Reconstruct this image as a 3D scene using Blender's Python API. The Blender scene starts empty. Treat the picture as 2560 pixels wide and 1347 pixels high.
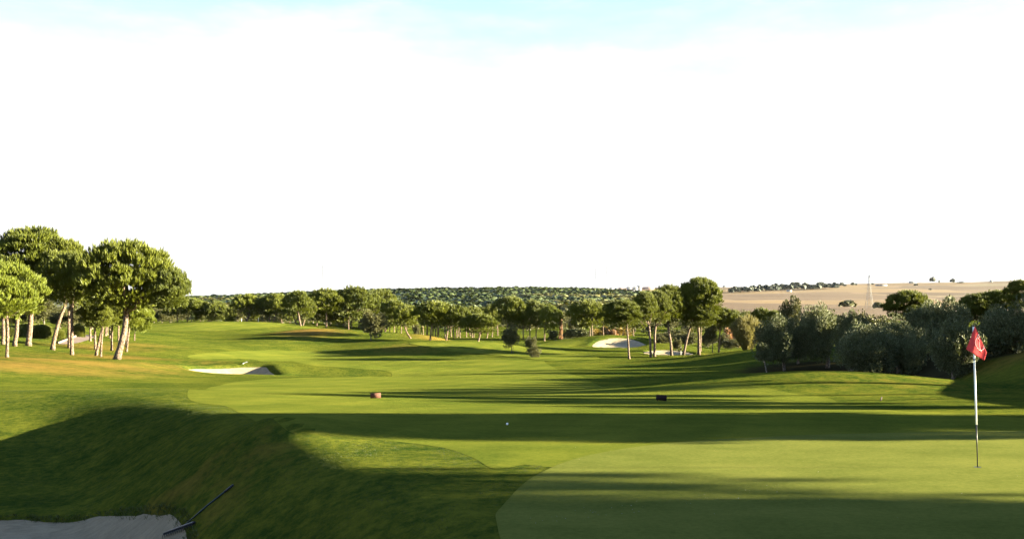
import bpy, math, random
import numpy as np
from mathutils import Vector

random.seed(7)
RNG = np.random.default_rng(11)
S = bpy.context.scene
COL = S.collection

# ------------------------------------------------------------------ camera, sky, sun, exposure
F, CX, HY = 2700.0, 1280.0, 735.0            # focal length and horizon in photo pixels (2560 x 1347)
cam_d = bpy.data.cameras.new("camera")
cam = bpy.data.objects.new("camera", cam_d)
COL.objects.link(cam)
cam.location = (0, 0, 0)
cam.rotation_euler = (math.radians(90), 0, 0)
cam_d.sensor_width = 36.0
cam_d.lens = 36.0 * F / 2560.0
cam_d.shift_y = (HY - 1347 / 2) / 2560.0
cam_d.clip_start = 0.1
cam_d.clip_end = 30000
S.camera = cam

SUN_EL, SUN_AZ = math.radians(11.0), math.radians(89.5)     # azimuth clockwise from the view direction
to_sun = Vector((math.sin(SUN_AZ) * math.cos(SUN_EL), math.cos(SUN_AZ) * math.cos(SUN_EL), math.sin(SUN_EL)))
world = bpy.data.worlds.new("World")
S.world = world
world.use_nodes = True
wt = world.node_tree
wl = wt.links
sky = wt.nodes.new("ShaderNodeTexSky")
sky.sky_type = 'NISHITA'
sky.sun_disc = False
sky.sun_elevation = SUN_EL
sky.sun_rotation = SUN_AZ
sky.air_density = 0.66
sky.dust_density = 0.1
bg = wt.nodes["Background"]
bg.inputs[1].default_value = 0.05
geo = wt.nodes.new("ShaderNodeTexCoord")
sep = wt.nodes.new("ShaderNodeSeparateXYZ")
wl.new(geo.outputs["Generated"], sep.inputs[0])
mp = wt.nodes.new("ShaderNodeMapping")
mp.inputs["Location"].default_value = (0.35, 0.0, 0.1)
mp.inputs["Scale"].default_value = (1.6, 1.6, 7.0)
wl.new(geo.outputs["Generated"], mp.inputs[0])
cn = wt.nodes.new("ShaderNodeTexNoise")
cn.inputs["Scale"].default_value = 2.2
cn.inputs["Detail"].default_value = 9.0
cn.inputs["Roughness"].default_value = 0.62
wl.new(mp.outputs[0], cn.inputs[0])
elev = wt.nodes.new("ShaderNodeMapRange")             # the cloud veil is closed towards the horizon
elev.clamp = False
elev.inputs["From Min"].default_value = 0.168
elev.inputs["From Max"].default_value = 0.30
elev.inputs["To Min"].default_value = 1.0
elev.inputs["To Max"].default_value = -0.22
wl.new(sep.outputs[2], elev.inputs["Value"])
nz = wt.nodes.new("ShaderNodeMath")
nz.operation = 'MULTIPLY_ADD'
nz.inputs[1].default_value = 2.6
nz.inputs[2].default_value = -1.28
wl.new(cn.outputs[0], nz.inputs[0])
ad = wt.nodes.new("ShaderNodeMath")
ad.operation = 'ADD'
wl.new(nz.outputs[0], ad.inputs[0])
wl.new(elev.outputs[0], ad.inputs[1])
cr = wt.nodes.new("ShaderNodeMapRange")
cr.interpolation_type = 'SMOOTHSTEP'
cr.inputs["From Min"].default_value = 0.1
cr.inputs["From Max"].default_value = 0.95
cr.inputs["To Min"].default_value = 0.04
wl.new(ad.outputs[0], cr.inputs["Value"])
mixc = wt.nodes.new("ShaderNodeMix")
mixc.data_type = 'RGBA'
wl.new(cr.outputs[0], mixc.inputs[0])
wl.new(sky.outputs[0], mixc.inputs[6])
mixc.inputs[7].default_value = (1.95, 1.95, 1.98, 1)
wl.new(mixc.outputs[2], bg.inputs[0])

sun_d = bpy.data.lights.new("sun", 'SUN')
sun_d.energy = 5.0
sun_d.angle = math.radians(0.5)
sun_d.color = (1.0, 0.91, 0.62)
sun = bpy.data.objects.new("sun", sun_d)
COL.objects.link(sun)
sun.rotation_euler = to_sun.to_track_quat('Z', 'Y').to_euler()
sun.location = (60, 0, 60)
S.view_settings.view_transform = 'Standard'
S.view_settings.look = 'None'
S.view_settings.gamma = 1
S.view_settings.use_curve_mapping = False
S.view_settings.exposure = 3.62

# ------------------------------------------------------------------ helpers
def tag(o, label=None, cat=None, group=None, kind=None):
    if label: o["label"] = label
    if cat: o["category"] = cat
    if group: o["group"] = group
    if kind: o["kind"] = kind
    return o

def link(name, me, mat=None, parent=None, loc=None):
    o = bpy.data.objects.new(name, me)
    COL.objects.link(o)
    if mat and me and not me.materials:
        me.materials.append(mat)
    if parent: o.parent = parent
    if loc is not None: o.location = loc
    return o

def empty(name, loc):
    o = bpy.data.objects.new(name, None)
    o.empty_display_size = 0.3
    COL.objects.link(o)
    o.location = loc
    return o

def make_mesh(name, v, faces, smooth=False):
    """v (N,3), faces (M,k) all of one size or a list of such arrays"""
    v = np.asarray(v, dtype=np.float32)
    fl = faces if isinstance(faces, list) else [faces]
    fl = [np.asarray(f, dtype=np.int32) for f in fl if len(f)]
    me = bpy.data.meshes.new(name)
    me.vertices.add(len(v))
    me.vertices.foreach_set("co", v.ravel())
    loops = np.concatenate([f.ravel() for f in fl])
    tot = np.concatenate([np.full(len(f), f.shape[1], dtype=np.int32) for f in fl])
    start = np.concatenate([[0], np.cumsum(tot)[:-1]]).astype(np.int32)
    me.loops.add(len(loops))
    me.loops.foreach_set("vertex_index", loops)
    me.polygons.add(len(tot))
    me.polygons.foreach_set("loop_start", start)
    me.polygons.foreach_set("loop_total", tot)
    if smooth:
        me.polygons.foreach_set("use_smooth", np.ones(len(tot), dtype=bool))
    me.update(calc_edges=True)
    me.validate()
    return me

def join(parts):
    vs, fs, n = [], {}, 0
    for v, f in parts:
        v = np.asarray(v, float)
        for ff in (f if isinstance(f, list) else [f]):
            ff = np.asarray(ff)
            fs.setdefault(ff.shape[1], []).append(ff + n)
        vs.append(v)
        n += len(v)
    return np.concatenate(vs), [np.concatenate(x) for x in fs.values()]

def tube(path, radii, sides=8, jitter=0.0):
    """closed tapered tube along a polyline"""
    p = np.asarray(path, float)
    r = np.asarray(radii, float)
    t = np.gradient(p, axis=0)
    t /= np.linalg.norm(t, axis=1)[:, None] + 1e-9
    ref = np.array([0.0, 1.0, 0.0]) if abs(t[:, 1]).mean() < 0.8 else np.array([1.0, 0, 0])
    a = np.cross(t, ref)
    a /= np.linalg.norm(a, axis=1)[:, None] + 1e-9
    b = np.cross(t, a)
    ang = np.linspace(0, 2 * np.pi, sides, endpoint=False)
    rr = r[:, None] * (1 + jitter * RNG.normal(size=(len(p), sides)))
    ring = p[:, None, :] + rr[..., None] * (np.cos(ang)[None, :, None] * a[:, None, :] + np.sin(ang)[None, :, None] * b[:, None, :])
    v = ring.reshape(-1, 3)
    n = len(p)
    i, j = np.meshgrid(np.arange(n - 1), np.arange(sides), indexing='ij')
    j2 = (j + 1) % sides
    q = np.stack([i * sides + j, i * sides + j2, (i + 1) * sides + j2, (i + 1) * sides + j], -1).reshape(-1, 4)
    v = np.vstack([v, p[0], p[-1]])
    k = np.arange(sides)
    k2 = (k + 1) % sides
    t1 = np.stack([np.full(sides, len(v) - 2), k2, k], -1)
    t2 = np.stack([np.full(sides, len(v) - 1), (n - 1) * sides + k, (n - 1) * sides + k2], -1)
    return v, [q, np.vstack([t1, t2])]

def box(cx, cy, cz, sx, sy, sz):
    v = np.array([[x, y, z] for z in (-.5, .5) for y in (-.5, .5) for x in (-.5, .5)]) * [sx, sy, sz] + [cx, cy, cz]
    f = np.array([[0, 2, 3, 1], [4, 5, 7, 6], [0, 1, 5, 4], [2, 6, 7, 3], [0, 4, 6, 2], [1, 3, 7, 5]])
    return v, f

def bar(p0, p1, w):
    return tube([p0, p1], [w, w], 4)

def smooth(t):
    t = np.clip(t, 0, 1)
    return t * t * (3 - 2 * t)

def pchip(xs, ys):
    xs, ys = np.array(xs, float), np.array(ys, float)
    h, d = np.diff(xs), np.diff(ys) / np.diff(xs)
    m = np.zeros_like(xs)
    m[0], m[-1] = d[0], d[-1]
    for k in range(1, len(xs) - 1):
        if d[k - 1] * d[k] > 0:
            w1, w2 = 2 * h[k] + h[k - 1], h[k] + 2 * h[k - 1]
            m[k] = (w1 + w2) / (w1 / d[k - 1] + w2 / d[k])
    def f(x):
        x = np.clip(x, xs[0], xs[-1])
        i = np.clip(np.searchsorted(xs, x) - 1, 0, len(xs) - 2)
        t = (x - xs[i]) / h[i]
        return ((2 * t**3 - 3 * t**2 + 1) * ys[i] + (t**3 - 2 * t**2 + t) * h[i] * m[i]
                + (-2 * t**3 + 3 * t**2) * ys[i + 1] + (t**3 - t**2) * h[i] * m[i + 1])
    return f

def vnoise(x, y, scale, seed=0):
    """smooth value noise, -1..1"""
    x, y = np.asarray(x, float) / scale + seed * 17.3, np.asarray(y, float) / scale - seed * 9.1
    xi, yi = np.floor(x), np.floor(y)
    fx, fy = x - xi, y - yi
    def h(a, b):
        s = np.sin(a * 127.1 + b * 311.7 + seed * 74.7) * 43758.5453
        return (s - np.floor(s)) * 2 - 1
    u, w = fx * fx * (3 - 2 * fx), fy * fy * (3 - 2 * fy)
    return (h(xi, yi) * (1 - u) + h(xi + 1, yi) * u) * (1 - w) + (h(xi, yi + 1) * (1 - u) + h(xi + 1, yi + 1) * u) * w

# ------------------------------------------------------------------ materials
class NT:
    def __init__(self, name):
        self.m = bpy.data.materials.new(name)
        self.m.use_nodes = True
        self.t = self.m.node_tree
        self.b = self.t.nodes["Principled BSDF"]
        self.out = self.t.nodes["Material Output"]
        self.b.inputs["Roughness"].default_value = 0.85
        self.b.inputs["Specular IOR Level"].default_value = 0.2
    def n(self, kind, **kw):
        nd = self.t.nodes.new("ShaderNode" + kind)
        for k, v in kw.items():
            if k in nd.inputs: nd.inputs[k].default_value = v
            else: setattr(nd, k, v)
        return nd
    def l(self, a, b): self.t.links.new(a, b)
    def pos(self):
        return self.n("NewGeometry").outputs["Position"]
    def noise(self, scale, detail=4, rough=0.6, vec=None, squash=None):
        nd = self.n("TexNoise", Scale=scale, Detail=detail, Roughness=rough)
        v = vec or self.pos()
        if squash:
            mpn = self.n("Mapping")
            mpn.inputs["Scale"].default_value = squash
            self.l(v, mpn.inputs[0])
            v = mpn.outputs[0]
        self.l(v, nd.inputs["Vector"])
        return nd.outputs["Fac"]
    def ramp(self, fac, stops):
        nd = self.n("ValToRGB")
        e = nd.color_ramp.elements
        while len(e) < len(stops): e.new(0.5)
        for el, (p, c) in zip(e, stops):
            el.position = p
            el.color = (*c, 1)
        self.l(fac, nd.inputs[0])
        return nd.outputs[0]
    def mix(self, fac, a, b, mode='MIX'):
        nd = self.n("Mix", data_type='RGBA', blend_type=mode)
        for s, v in ((0, fac), (6, a), (7, b)):
            if hasattr(v, "is_output"): self.l(v, nd.inputs[s])
            elif s == 0: nd.inputs[0].default_value = v
            else: nd.inputs[s].default_value = (*v, 1)
        return nd.outputs[2]
    def math(self, op, a, b=0.0):
        nd = self.n("Math", operation=op)
        for i, v in enumerate((a, b)):
            if hasattr(v, "is_output"): self.l(v, nd.inputs[i])
            else: nd.inputs[i].default_value = v
        return nd.outputs[0]
    def rng(self, v, a, b, c=0.0, d=1.0):
        nd = self.n("MapRange")
        self.l(v, nd.inputs["Value"])
        for k, x in zip(("From Min", "From Max", "To Min", "To Max"), (a, b, c, d)):
            nd.inputs[k].default_value = x
        return nd.outputs[0]
    def bump(self, h, strength, dist):
        nd = self.n("Bump", Strength=strength, Distance=dist)
        self.l(h, nd.inputs["Height"])
        self.l(nd.outputs[0], self.b.inputs["Normal"])
    def color(self, c):
        if hasattr(c, "is_output"): self.l(c, self.b.inputs["Base Color"])
        else: self.b.inputs["Base Color"].default_value = (*c, 1)

def grass_mat(name, dark, light, dry, blade=1.0, fine=1.0, stripes=None, streak=0.55, tuft=0.30):
    """turf: standing blades give the surface random sideways micro normals, so low sun catches them"""
    k = NT(name)
    big = k.noise(0.16, 4, 0.6)
    mid = k.noise(1.3, 5, 0.65, squash=(streak, 1, 1))
    fin = k.noise(28.0 * fine, 3, 0.7)
    clump = k.noise(5.5 * fine, 4, 0.7)
    f = k.math('ADD', k.math('MULTIPLY', big, 0.40), k.math('ADD', k.math('MULTIPLY', mid, 0.33), k.math('ADD', k.math('MULTIPLY', fin, 0.25), k.math('MULTIPLY', clump, tuft))))
    c = k.ramp(k.rng(f, 0.38 + tuft * .5, 0.61 + tuft * .5), [(0, dark), (1, light)])
    if stripes:
        w, ang, amt = stripes
        st = k.n("Mapping")
        st.inputs["Rotation"].default_value = (0, 0, ang)
        k.l(k.pos(), st.inputs[0])
        wv = k.n("TexWave", wave_type='BANDS', bands_direction='X', Scale=w, Distortion=0.6)
        wv.inputs["Detail"].default_value = 1
        k.l(st.outputs[0], wv.inputs[0])
        c = k.mix(k.rng(wv.outputs["Fac"], 0.3, 0.7, 0, amt), c, (1.25, 1.2, 1.15), 'MULTIPLY')
    at = k.n("Attribute", attribute_name="dry")
    dn = k.math('ADD', at.outputs["Fac"], k.math('MULTIPLY', k.math('SUBTRACT', mid, 0.5), 1.1))
    c = k.mix(k.rng(dn, 0.2, 0.95, 0, 0.85), c, dry)
    so = k.n("Attribute", attribute_name="soil_shade")
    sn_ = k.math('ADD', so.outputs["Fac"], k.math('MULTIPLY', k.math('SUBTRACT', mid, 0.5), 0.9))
    c = k.mix(k.rng(sn_, 0.3, 0.6, 0, 0.9), c, (0.036, 0.028, 0.017))  # brown soil, with the shade under the olives put into its colour
    k.color(c)
    k.b.inputs["Roughness"].default_value = 0.9
    k.b.inputs["Specular IOR Level"].default_value = 0.0
    wn = k.n("TexWhiteNoise", noise_dimensions='3D')
    sc = k.n("VectorMath", operation='SCALE')
    sc.inputs["Scale"].default_value = 91.7
    k.l(k.pos(), sc.inputs[0])
    k.l(sc.outputs[0], wn.inputs["Vector"])
    sb = k.n("VectorMath", operation='MULTIPLY_ADD')
    k.l(wn.outputs["Color"], sb.inputs[0])
    sb.inputs[1].default_value = (2 * blade, 2 * blade, 0)
    sb.inputs[2].default_value = (-blade, -blade, 0)
    g = k.n("NewGeometry")
    bp = k.n("Bump", Strength=0.7, Distance=0.05)
    k.l(k.noise(14 * fine, 3, 0.7), bp.inputs["Height"])
    sn = k.n("VectorMath", operation='SCALE')
    sn.inputs["Scale"].default_value = 0.32
    k.l(bp.outputs[0], sn.inputs[0])
    an = k.n("VectorMath", operation='ADD')
    k.l(sn.outputs[0], an.inputs[0])
    k.l(sb.outputs[0], an.inputs[1])
    nn = k.n("VectorMath", operation='NORMALIZE')
    k.l(an.outputs[0], nn.inputs[0])
    k.l(nn.outputs[0], k.b.inputs["Normal"])
    return k.m

def leaf_mat(name, dark, light, trans=0.3, alt=None, rough=0.55):
    k = NT(name)
    isl = k.n("NewGeometry").outputs["Random Per Island"]
    oi = k.n("ObjectInfo").outputs["Random"]
    nz = k.noise(0.9, 3, 0.6)
    f = k.math('ADD', k.math('MULTIPLY', isl, 0.45), k.math('ADD', k.math('MULTIPLY', oi, 0.25), k.math('MULTIPLY', nz, 0.45)))
    c = k.ramp(k.rng(f, 0.1, 1.0), [(0, dark), (1, light)])
    if alt:
        c = k.mix(k.rng(isl, alt[0], alt[0] + 0.02), c, alt[1])
    k.color(c)
    k.b.inputs["Roughness"].default_value = rough
    k.b.inputs["Specular IOR Level"].default_value = 0.25
    tr = k.n("BsdfTranslucent")
    k.l(k.mix(1.0, c, (1.25, 1.2, 0.6), 'MULTIPLY'), tr.inputs[0])
    ms = k.n("MixShader")
    ms.inputs[0].default_value = trans
    k.l(k.b.outputs[0], ms.inputs[1])
    k.l(tr.outputs[0], ms.inputs[2])
    k.l(ms.outputs[0], k.out.inputs["Surface"])
    return k.m

def bark_mat(name, dark, light, sc=6.0):
    k = NT(name)
    tc = k.n("TexCoord").outputs["Object"]
    a = k.noise(sc, 6, 0.7, vec=tc, squash=(1, 1, 0.35))
    vo = k.n("TexVoronoi", Scale=sc * 1.6, feature='DISTANCE_TO_EDGE')
    mpn = k.n("Mapping")
    mpn.inputs["Scale"].default_value = (1, 1, 0.4)
    k.l(tc, mpn.inputs[0])
    k.l(mpn.outputs[0], vo.inputs["Vector"])
    e = k.rng(vo.outputs["Distance"], 0.0, 0.16)
    c = k.ramp(k.rng(a, 0.3, 0.75), [(0, dark), (1, light)])
    c = k.mix(k.math('SUBTRACT', 1.0, e), c, tuple(x * 0.35 for x in dark))
    k.color(c)
    k.bump(k.math('ADD', e, a), 0.8, 0.06)
    return k.m

def plain(name, c, rough=0.6, var=0.2, scale=3.0, metal=0.0):
    k = NT(name)
    f = k.noise(scale, 5, 0.6, vec=k.n("TexCoord").outputs["Object"])
    k.color(k.ramp(f, [(0.3, tuple(x * (1 - var) for x in c)), (0.7, tuple(min(1, x * (1 + var)) for x in c))]))
    k.b.inputs["Roughness"].default_value = rough
    k.b.inputs["Metallic"].default_value = metal
    return k.m

M = {}
M["rough"] = grass_mat("rough_grass", (0.032, 0.058, 0.010), (0.146, 0.152, 0.020), (0.25, 0.145, 0.038), 1.0, streak=0.85, tuft=0.48)
M["fairway"] = grass_mat("fairway_grass", (0.080, 0.108, 0.016), (0.172, 0.180, 0.027), (0.20, 0.16, 0.04), 1.0, 1.6, (0.105, 0.3, 0.5))
M["green"] = grass_mat("green_grass", (0.108, 0.130, 0.027), (0.198, 0.204, 0.047), (0.2, 0.18, 0.07), 0.95, 2.5)

def sand_mat():
    k = NT("bunker_sand")
    a = k.noise(2.2, 5, 0.65)
    r = k.noise(5.0, 4, 0.7, squash=(0.5, 3.2, 1))
    g = k.noise(45.0, 2, 0.7)
    f = k.math('ADD', k.math('MULTIPLY', a, 0.5), k.math('MULTIPLY', r, 0.5))
    k.color(k.ramp(k.rng(f, 0.3, 0.7), [(0, (0.18, 0.138, 0.086)), (1, (0.33, 0.262, 0.165))]))  # tone follows the raked relief, standing in for its shading
    k.b.inputs["Roughness"].default_value = 0.95
    k.bump(k.math('ADD', k.math('MULTIPLY', r, 1.2), k.math('MULTIPLY', g, 0.9)), 0.9, 0.08)
    return k.m
M["sand"] = sand_mat()

def field_mat():
    k = NT("dry_farmland")
    p = k.pos()
    vo = k.n("TexVoronoi", Scale=0.0055)
    mpn = k.n("Mapping")
    mpn.inputs["Scale"].default_value = (0.8, 0.55, 1)
    mpn.inputs["Rotation"].default_value = (0, 0, 0.35)
    nd = k.n("TexNoise", Scale=0.004, Detail=2)
    k.l(p, nd.inputs["Vector"])
    dv = k.n("VectorMath", operation='MULTIPLY_ADD')
    k.l(nd.outputs["Color"], dv.inputs[0])
    dv.inputs[1].default_value = (120, 120, 0)
    k.l(p, dv.inputs[2])
    k.l(dv.outputs[0], mpn.inputs[0])
    k.l(mpn.outputs[0], vo.inputs["Vector"])
    sepc = k.n("SeparateColor")
    k.l(vo.outputs["Color"], sepc.inputs[0])
    c = k.ramp(sepc.outputs[0], [(0.0, (0.052, 0.027, 0.012)), (0.48, (0.074, 0.040, 0.018)), (0.56, (0.122, 0.070, 0.025)), (0.8, (0.148, 0.090, 0.034)), (1.0, (0.105, 0.078, 0.036))])
    ve = k.n("TexVoronoi", Scale=0.0055, feature='DISTANCE_TO_EDGE')
    k.l(mpn.outputs[0], ve.inputs["Vector"])
    c = k.mix(k.rng(ve.outputs["Distance"], 0.012, 0.03, 0.75, 0), c, (0.16, 0.10, 0.052))
    n1 = k.noise(0.03, 5, 0.65, squash=(0.4, 1, 1))
    c = k.mix(k.rng(n1, 0.35, 0.7, 0, 0.4), c, (0.112, 0.065, 0.026))
    n2 = k.noise(0.02, 6, 0.7)
    c = k.mix(k.rng(n2, 0.6, 0.72, 0, 0.7), c, (0.085, 0.075, 0.04))
    k.color(c)
    k.b.inputs["Roughness"].default_value = 1.0
    k.bump(k.noise(0.4, 5, 0.7), 0.5, 0.6)
    return k.m
M["field"] = field_mat()

def scrub_mat():
    k = NT("scrub_soil")
    n1 = k.noise(0.05, 6, 0.7)
    c = k.ramp(k.rng(n1, 0.3, 0.7), [(0, (0.026, 0.032, 0.011)), (0.6, (0.05, 0.05, 0.02)), (1, (0.10, 0.078, 0.04))])
    k.color(c)
    k.bump(k.noise(0.5, 5, 0.7), 0.8, 0.8)
    return k.m
M["scrub"] = scrub_mat()
M["path"] = plain("cart_path", (0.13, 0.092, 0.076), 0.9, 0.15, 1.2)
M["kerb"] = plain("kerb_concrete", (0.17, 0.145, 0.11), 0.9, 0.15, 4)

M["pine"] = leaf_mat("pine_needles", (0.022, 0.034, 0.005), (0.124, 0.134, 0.011), 0.15)
M["pine_pale"] = leaf_mat("pine_needles_pale", (0.048, 0.070, 0.008), (0.140, 0.155, 0.014), 0.2)
M["oak"] = leaf_mat("holm_oak_leaves", (0.030, 0.035, 0.011), (0.135, 0.126, 0.045), 0.12)
M["olive"] = leaf_mat("olive_leaves", (0.019, 0.027, 0.008), (0.135, 0.145, 0.052), 0.08, alt=(0.86, (0.20, 0.20, 0.10)))
M["far_wood"] = leaf_mat("far_wood_leaves", (0.024, 0.036, 0.009), (0.044, 0.055, 0.013), 0.03)
M["far_hazed"] = leaf_mat("far_grove_leaves_hazed", (0.020, 0.029, 0.020), (0.042, 0.050, 0.030), 0.05)  # blue of the distant haze mixed into the leaf colour
M["retama"] = leaf_mat("broom_stems", (0.075, 0.07, 0.02), (0.19, 0.16, 0.055), 0.2)
M["ochre"] = leaf_mat("autumn_leaves", (0.13, 0.085, 0.02), (0.28, 0.20, 0.045), 0.2)
M["russet"] = leaf_mat("russet_twigs", (0.20, 0.10, 0.055), (0.36, 0.21, 0.12), 0.2)
M["hedge"] = leaf_mat("clipped_hedge_leaves", (0.055, 0.070, 0.012), (0.16, 0.165, 0.035), 0.25)
M["blade"] = leaf_mat("rough_blades", (0.020, 0.034, 0.006), (0.066, 0.076, 0.011), 0.1)
M["bark"] = bark_mat("pine_bark", (0.11, 0.070, 0.050), (0.26, 0.185, 0.135), 5)
M["bark_dark"] = bark_mat("oak_bark", (0.10, 0.08, 0.06), (0.26, 0.21, 0.16), 7)
M["olive_bark"] = bark_mat("olive_bark", (0.14, 0.105, 0.075), (0.36, 0.28, 0.20), 6)

# ------------------------------------------------------------------ terrain
BASE = pchip([-80, 0, 10, 20, 23, 27, 32, 38, 50, 70, 90, 110, 130, 160, 200, 250, 300, 380, 450, 9000],
             [-2.3, -2.5, -2.6, -2.62, -2.68, -2.90, -3.25, -3.65, -4.45, -5.6, -6.6, -7.3, -7.8, -8.4, -9.0, -9.6, -10.0, -10.3, -10.3, -10.3])

def bumpf(x, y, cx, cy, rx, ry, h, rot=0.0):
    c, s = math.cos(rot), math.sin(rot)
    u, v = (x - cx) * c + (y - cy) * s, -(x - cx) * s + (y - cy) * c
    return h * np.exp(-((u / rx) ** 2 + (v / ry) ** 2))

MOUNDS = [  # cx, cy, rx, ry, height, rotation
    (-14, 37.5, 9.5, 4.5, 0.30, 0.0),      # grassy mound over the front bunker
    (-4.3, 20.3, 1.7, 1.5, 0.32, 0.0),
    (17, 58, 7, 6, -0.7, 0.0),             # dip of the grove behind the mound
    (24, 66, 8, 8, -0.5, 0.0),
    (13.0, 46, 8.0, 4.2, 0.95, 0.0),       # mound on the far side of the apron
    (-24, 172, 14, 16, 2.5, 0.0),          # long mound in the middle
    (-14, 150, 13, 8, 0.85, 0.0),
    (-4, 152, 9, 6, 0.55, 0.0),
    (-13.5, 172, 4, 10, 0.5, 0.0),
    (29, 112, 12, 13, 1.05, 0.0),           # bank in front of the far bunkers
    (32, 104, 10, 14, 1.3, 0.0),
    (16.8, 177.5, 10, 7.0, 1.7, 0.0),         # bank behind the far bunkers
    (23, 161, 6, 5.5, 0.9, 0.0),
    (-72, 240, 20, 22, 1.2, 0.0),          # mounds of the side fairway
    (-62, 215, 16, 12, 0.9, 0.0),
    (-50, 228, 14, 10, 1.2, 0.0),
    (-45, 250, 10, 14, 0.8, 0.0),
    (-23, 100.5, 8, 5, 1.0, 0.0),          # raised far side of the middle bunker
    (-12.5, 91, 6, 4, -0.45, 0.0),
    (-13, 98, 8, 3.5, 0.35, 0.0),
    (-31, 93, 4, 8, 0.35, 0.0),
]

def H0(x, y):
    x, y = np.asarray(x, float), np.asarray(y, float)
    z = BASE(y)
    # hollow with the front bunker
    u = x - (20 - y) * 0.5
    z = z - 1.78 * smooth((-4.0 - u) / 4.2) * smooth((37 - y) / 14) * smooth((y + 25) / 20)
    # ground rising to the left and, more steeply, to the right
    lf = smooth((y - 45) / 40) * (1 - smooth((y - 290) / 160))
    z = z + lf * (1.3 * smooth((-22 - x) / 16) + (2.3 * smooth((-34 - x) / 34) + 5.5 * smooth((-55 - x) / 90)) * (1 - 0.75 * smooth((y - 130) / 90)))
    rt = x - np.interp(y, [-80, 0, 25, 45, 60, 75, 95, 130, 200], [22, 18, 16.0, 19.8, 20, 23, 34, 60, 110])
    rg = np.interp(y, [-80, 20, 45, 70, 110, 200, 400], [0.7, 0.8, 1.0, 1.0, 0.6, 0.4, 0.0])
    z = z + rg * (2.0 * smooth(rt / 6.5) + 2.4 * smooth((rt - 5) / 45))
    for m in MOUNDS:
        z = z + bumpf(x, y, *m)
    # far hill with the wood
    rise = smooth((y - 440) / 480)
    prof = np.interp(x, [-900, -420, -330, -280, -235, -150, -60, 60, 110, 190, 260, 400], [-7, -6, -3.6, -1.2, 1.8, 6.6, 8.8, 8.6, 6.4, 3.0, 1.0, 0])
    z = z + rise * prof
    # farmland on the right climbing to the far plateau
    fx = smooth((x - 60) / 160)
    FR = np.interp(y, [430, 620, 900, 1200, 1600, 2100, 2700, 3300, 5000, 9000], [0, 0.8, 3.4, 8.5, 17.5, 29, 41.5, 47, 47, 30])
    sl = np.interp(x / np.maximum(y, 1), [0.0, 0.10, 0.2, 0.3, 0.475, 0.7], [0.5, 0.56, 0.66, 0.83, 1.02, 1.15])
    z = z + fx * FR * sl
    z = z + (1 - fx) * np.interp(y, [1200, 2200, 3200, 9000], [0, 3, 6, 6])
    # gentle unevenness
    z = z + 0.05 * vnoise(x, y, 6, 1) * smooth((np.abs(y - 16) - 9) / 12) + (0.24 * vnoise(x, y, 19, 2) + 0.3 * vnoise(x, y, 41, 4)) * smooth((y - 45) / 50)
    z = z + np.where(y > 500, 2.2 * vnoise(x, y, 160, 3) * smooth((y - 500) / 500), 0)
    return z

def catmull(P, n=10):
    P = np.asarray(P, float)
    a, b, c, d = np.roll(P, 1, 0), P, np.roll(P, -1, 0), np.roll(P, -2, 0)
    t = np.linspace(0, 1, n, endpoint=False)[None, :, None]
    q = 0.5 * (2 * b[:, None] + (c - a)[:, None] * t + (2 * a - 5 * b + 4 * c - d)[:, None] * t**2 + (3 * b - a - 3 * c + d)[:, None] * t**3)
    return q.reshape(-1, 2)

def sdf(x, y, poly):
    """signed distance, positive inside; also the nearest boundary point"""
    x, y = np.asarray(x, float).ravel(), np.asarray(y, float).ravel()
    A, B = poly, np.roll(poly, -1, 0)
    out, nx, ny = np.empty(len(x)), np.empty(len(x)), np.empty(len(x))
    for s in range(0, len(x), 20000):
        px, py = x[s:s + 20000, None], y[s:s + 20000, None]
        dx, dy = (B - A)[:, 0][None], (B - A)[:, 1][None]
        t = np.clip(((px - A[:, 0]) * dx + (py - A[:, 1]) * dy) / (dx * dx + dy * dy + 1e-12), 0, 1)
        qx, qy = A[:, 0] + t * dx, A[:, 1] + t * dy
        d2 = (px - qx) ** 2 + (py - qy) ** 2
        i = d2.argmin(1)
        r = np.arange(len(i))
        d = np.sqrt(d2[r, i])
        c = ((A[:, 1] > py) != (B[:, 1] > py)) & (px < (B[:, 0] - A[:, 0]) * (py - A[:, 1]) / (B[:, 1] - A[:, 1] + 1e-12) + A[:, 0])
        ins = c.sum(1) % 2 == 1
        out[s:s + 20000] = np.where(ins, d, -d)
        nx[s:s + 20000], ny[s:s + 20000] = qx[r, i], qy[r, i]
    return out, nx, ny

def hit_fn(fn, px, py, y0=8.0, y1=4000.0):
    """where the line of sight through a photo pixel meets the ground"""
    ys = np.geomspace(y0, y1, 1500)
    xs = (px - CX) / F * ys
    zs = -(py - HY) / F * ys
    below = zs < fn(xs, ys)
    if not below.any():
        return None
    i = int(below.argmax())
    a, b = ys[max(i - 1, 0)], ys[i]
    for _ in range(25):
        m = (a + b) / 2
        if -(py - HY) / F * m < float(fn((px - CX) / F * m, m)): b = m
        else: a = m
    return np.array([(px - CX) / F * b, b])

def pix_poly(pts, fn=H0, n=8, **kw):
    return catmull([hit_fn(fn, *p, **kw) if len(p) == 2 else np.array([(p[0] - CX) / F * p[2], p[2]]) for p in pts], n)

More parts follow.
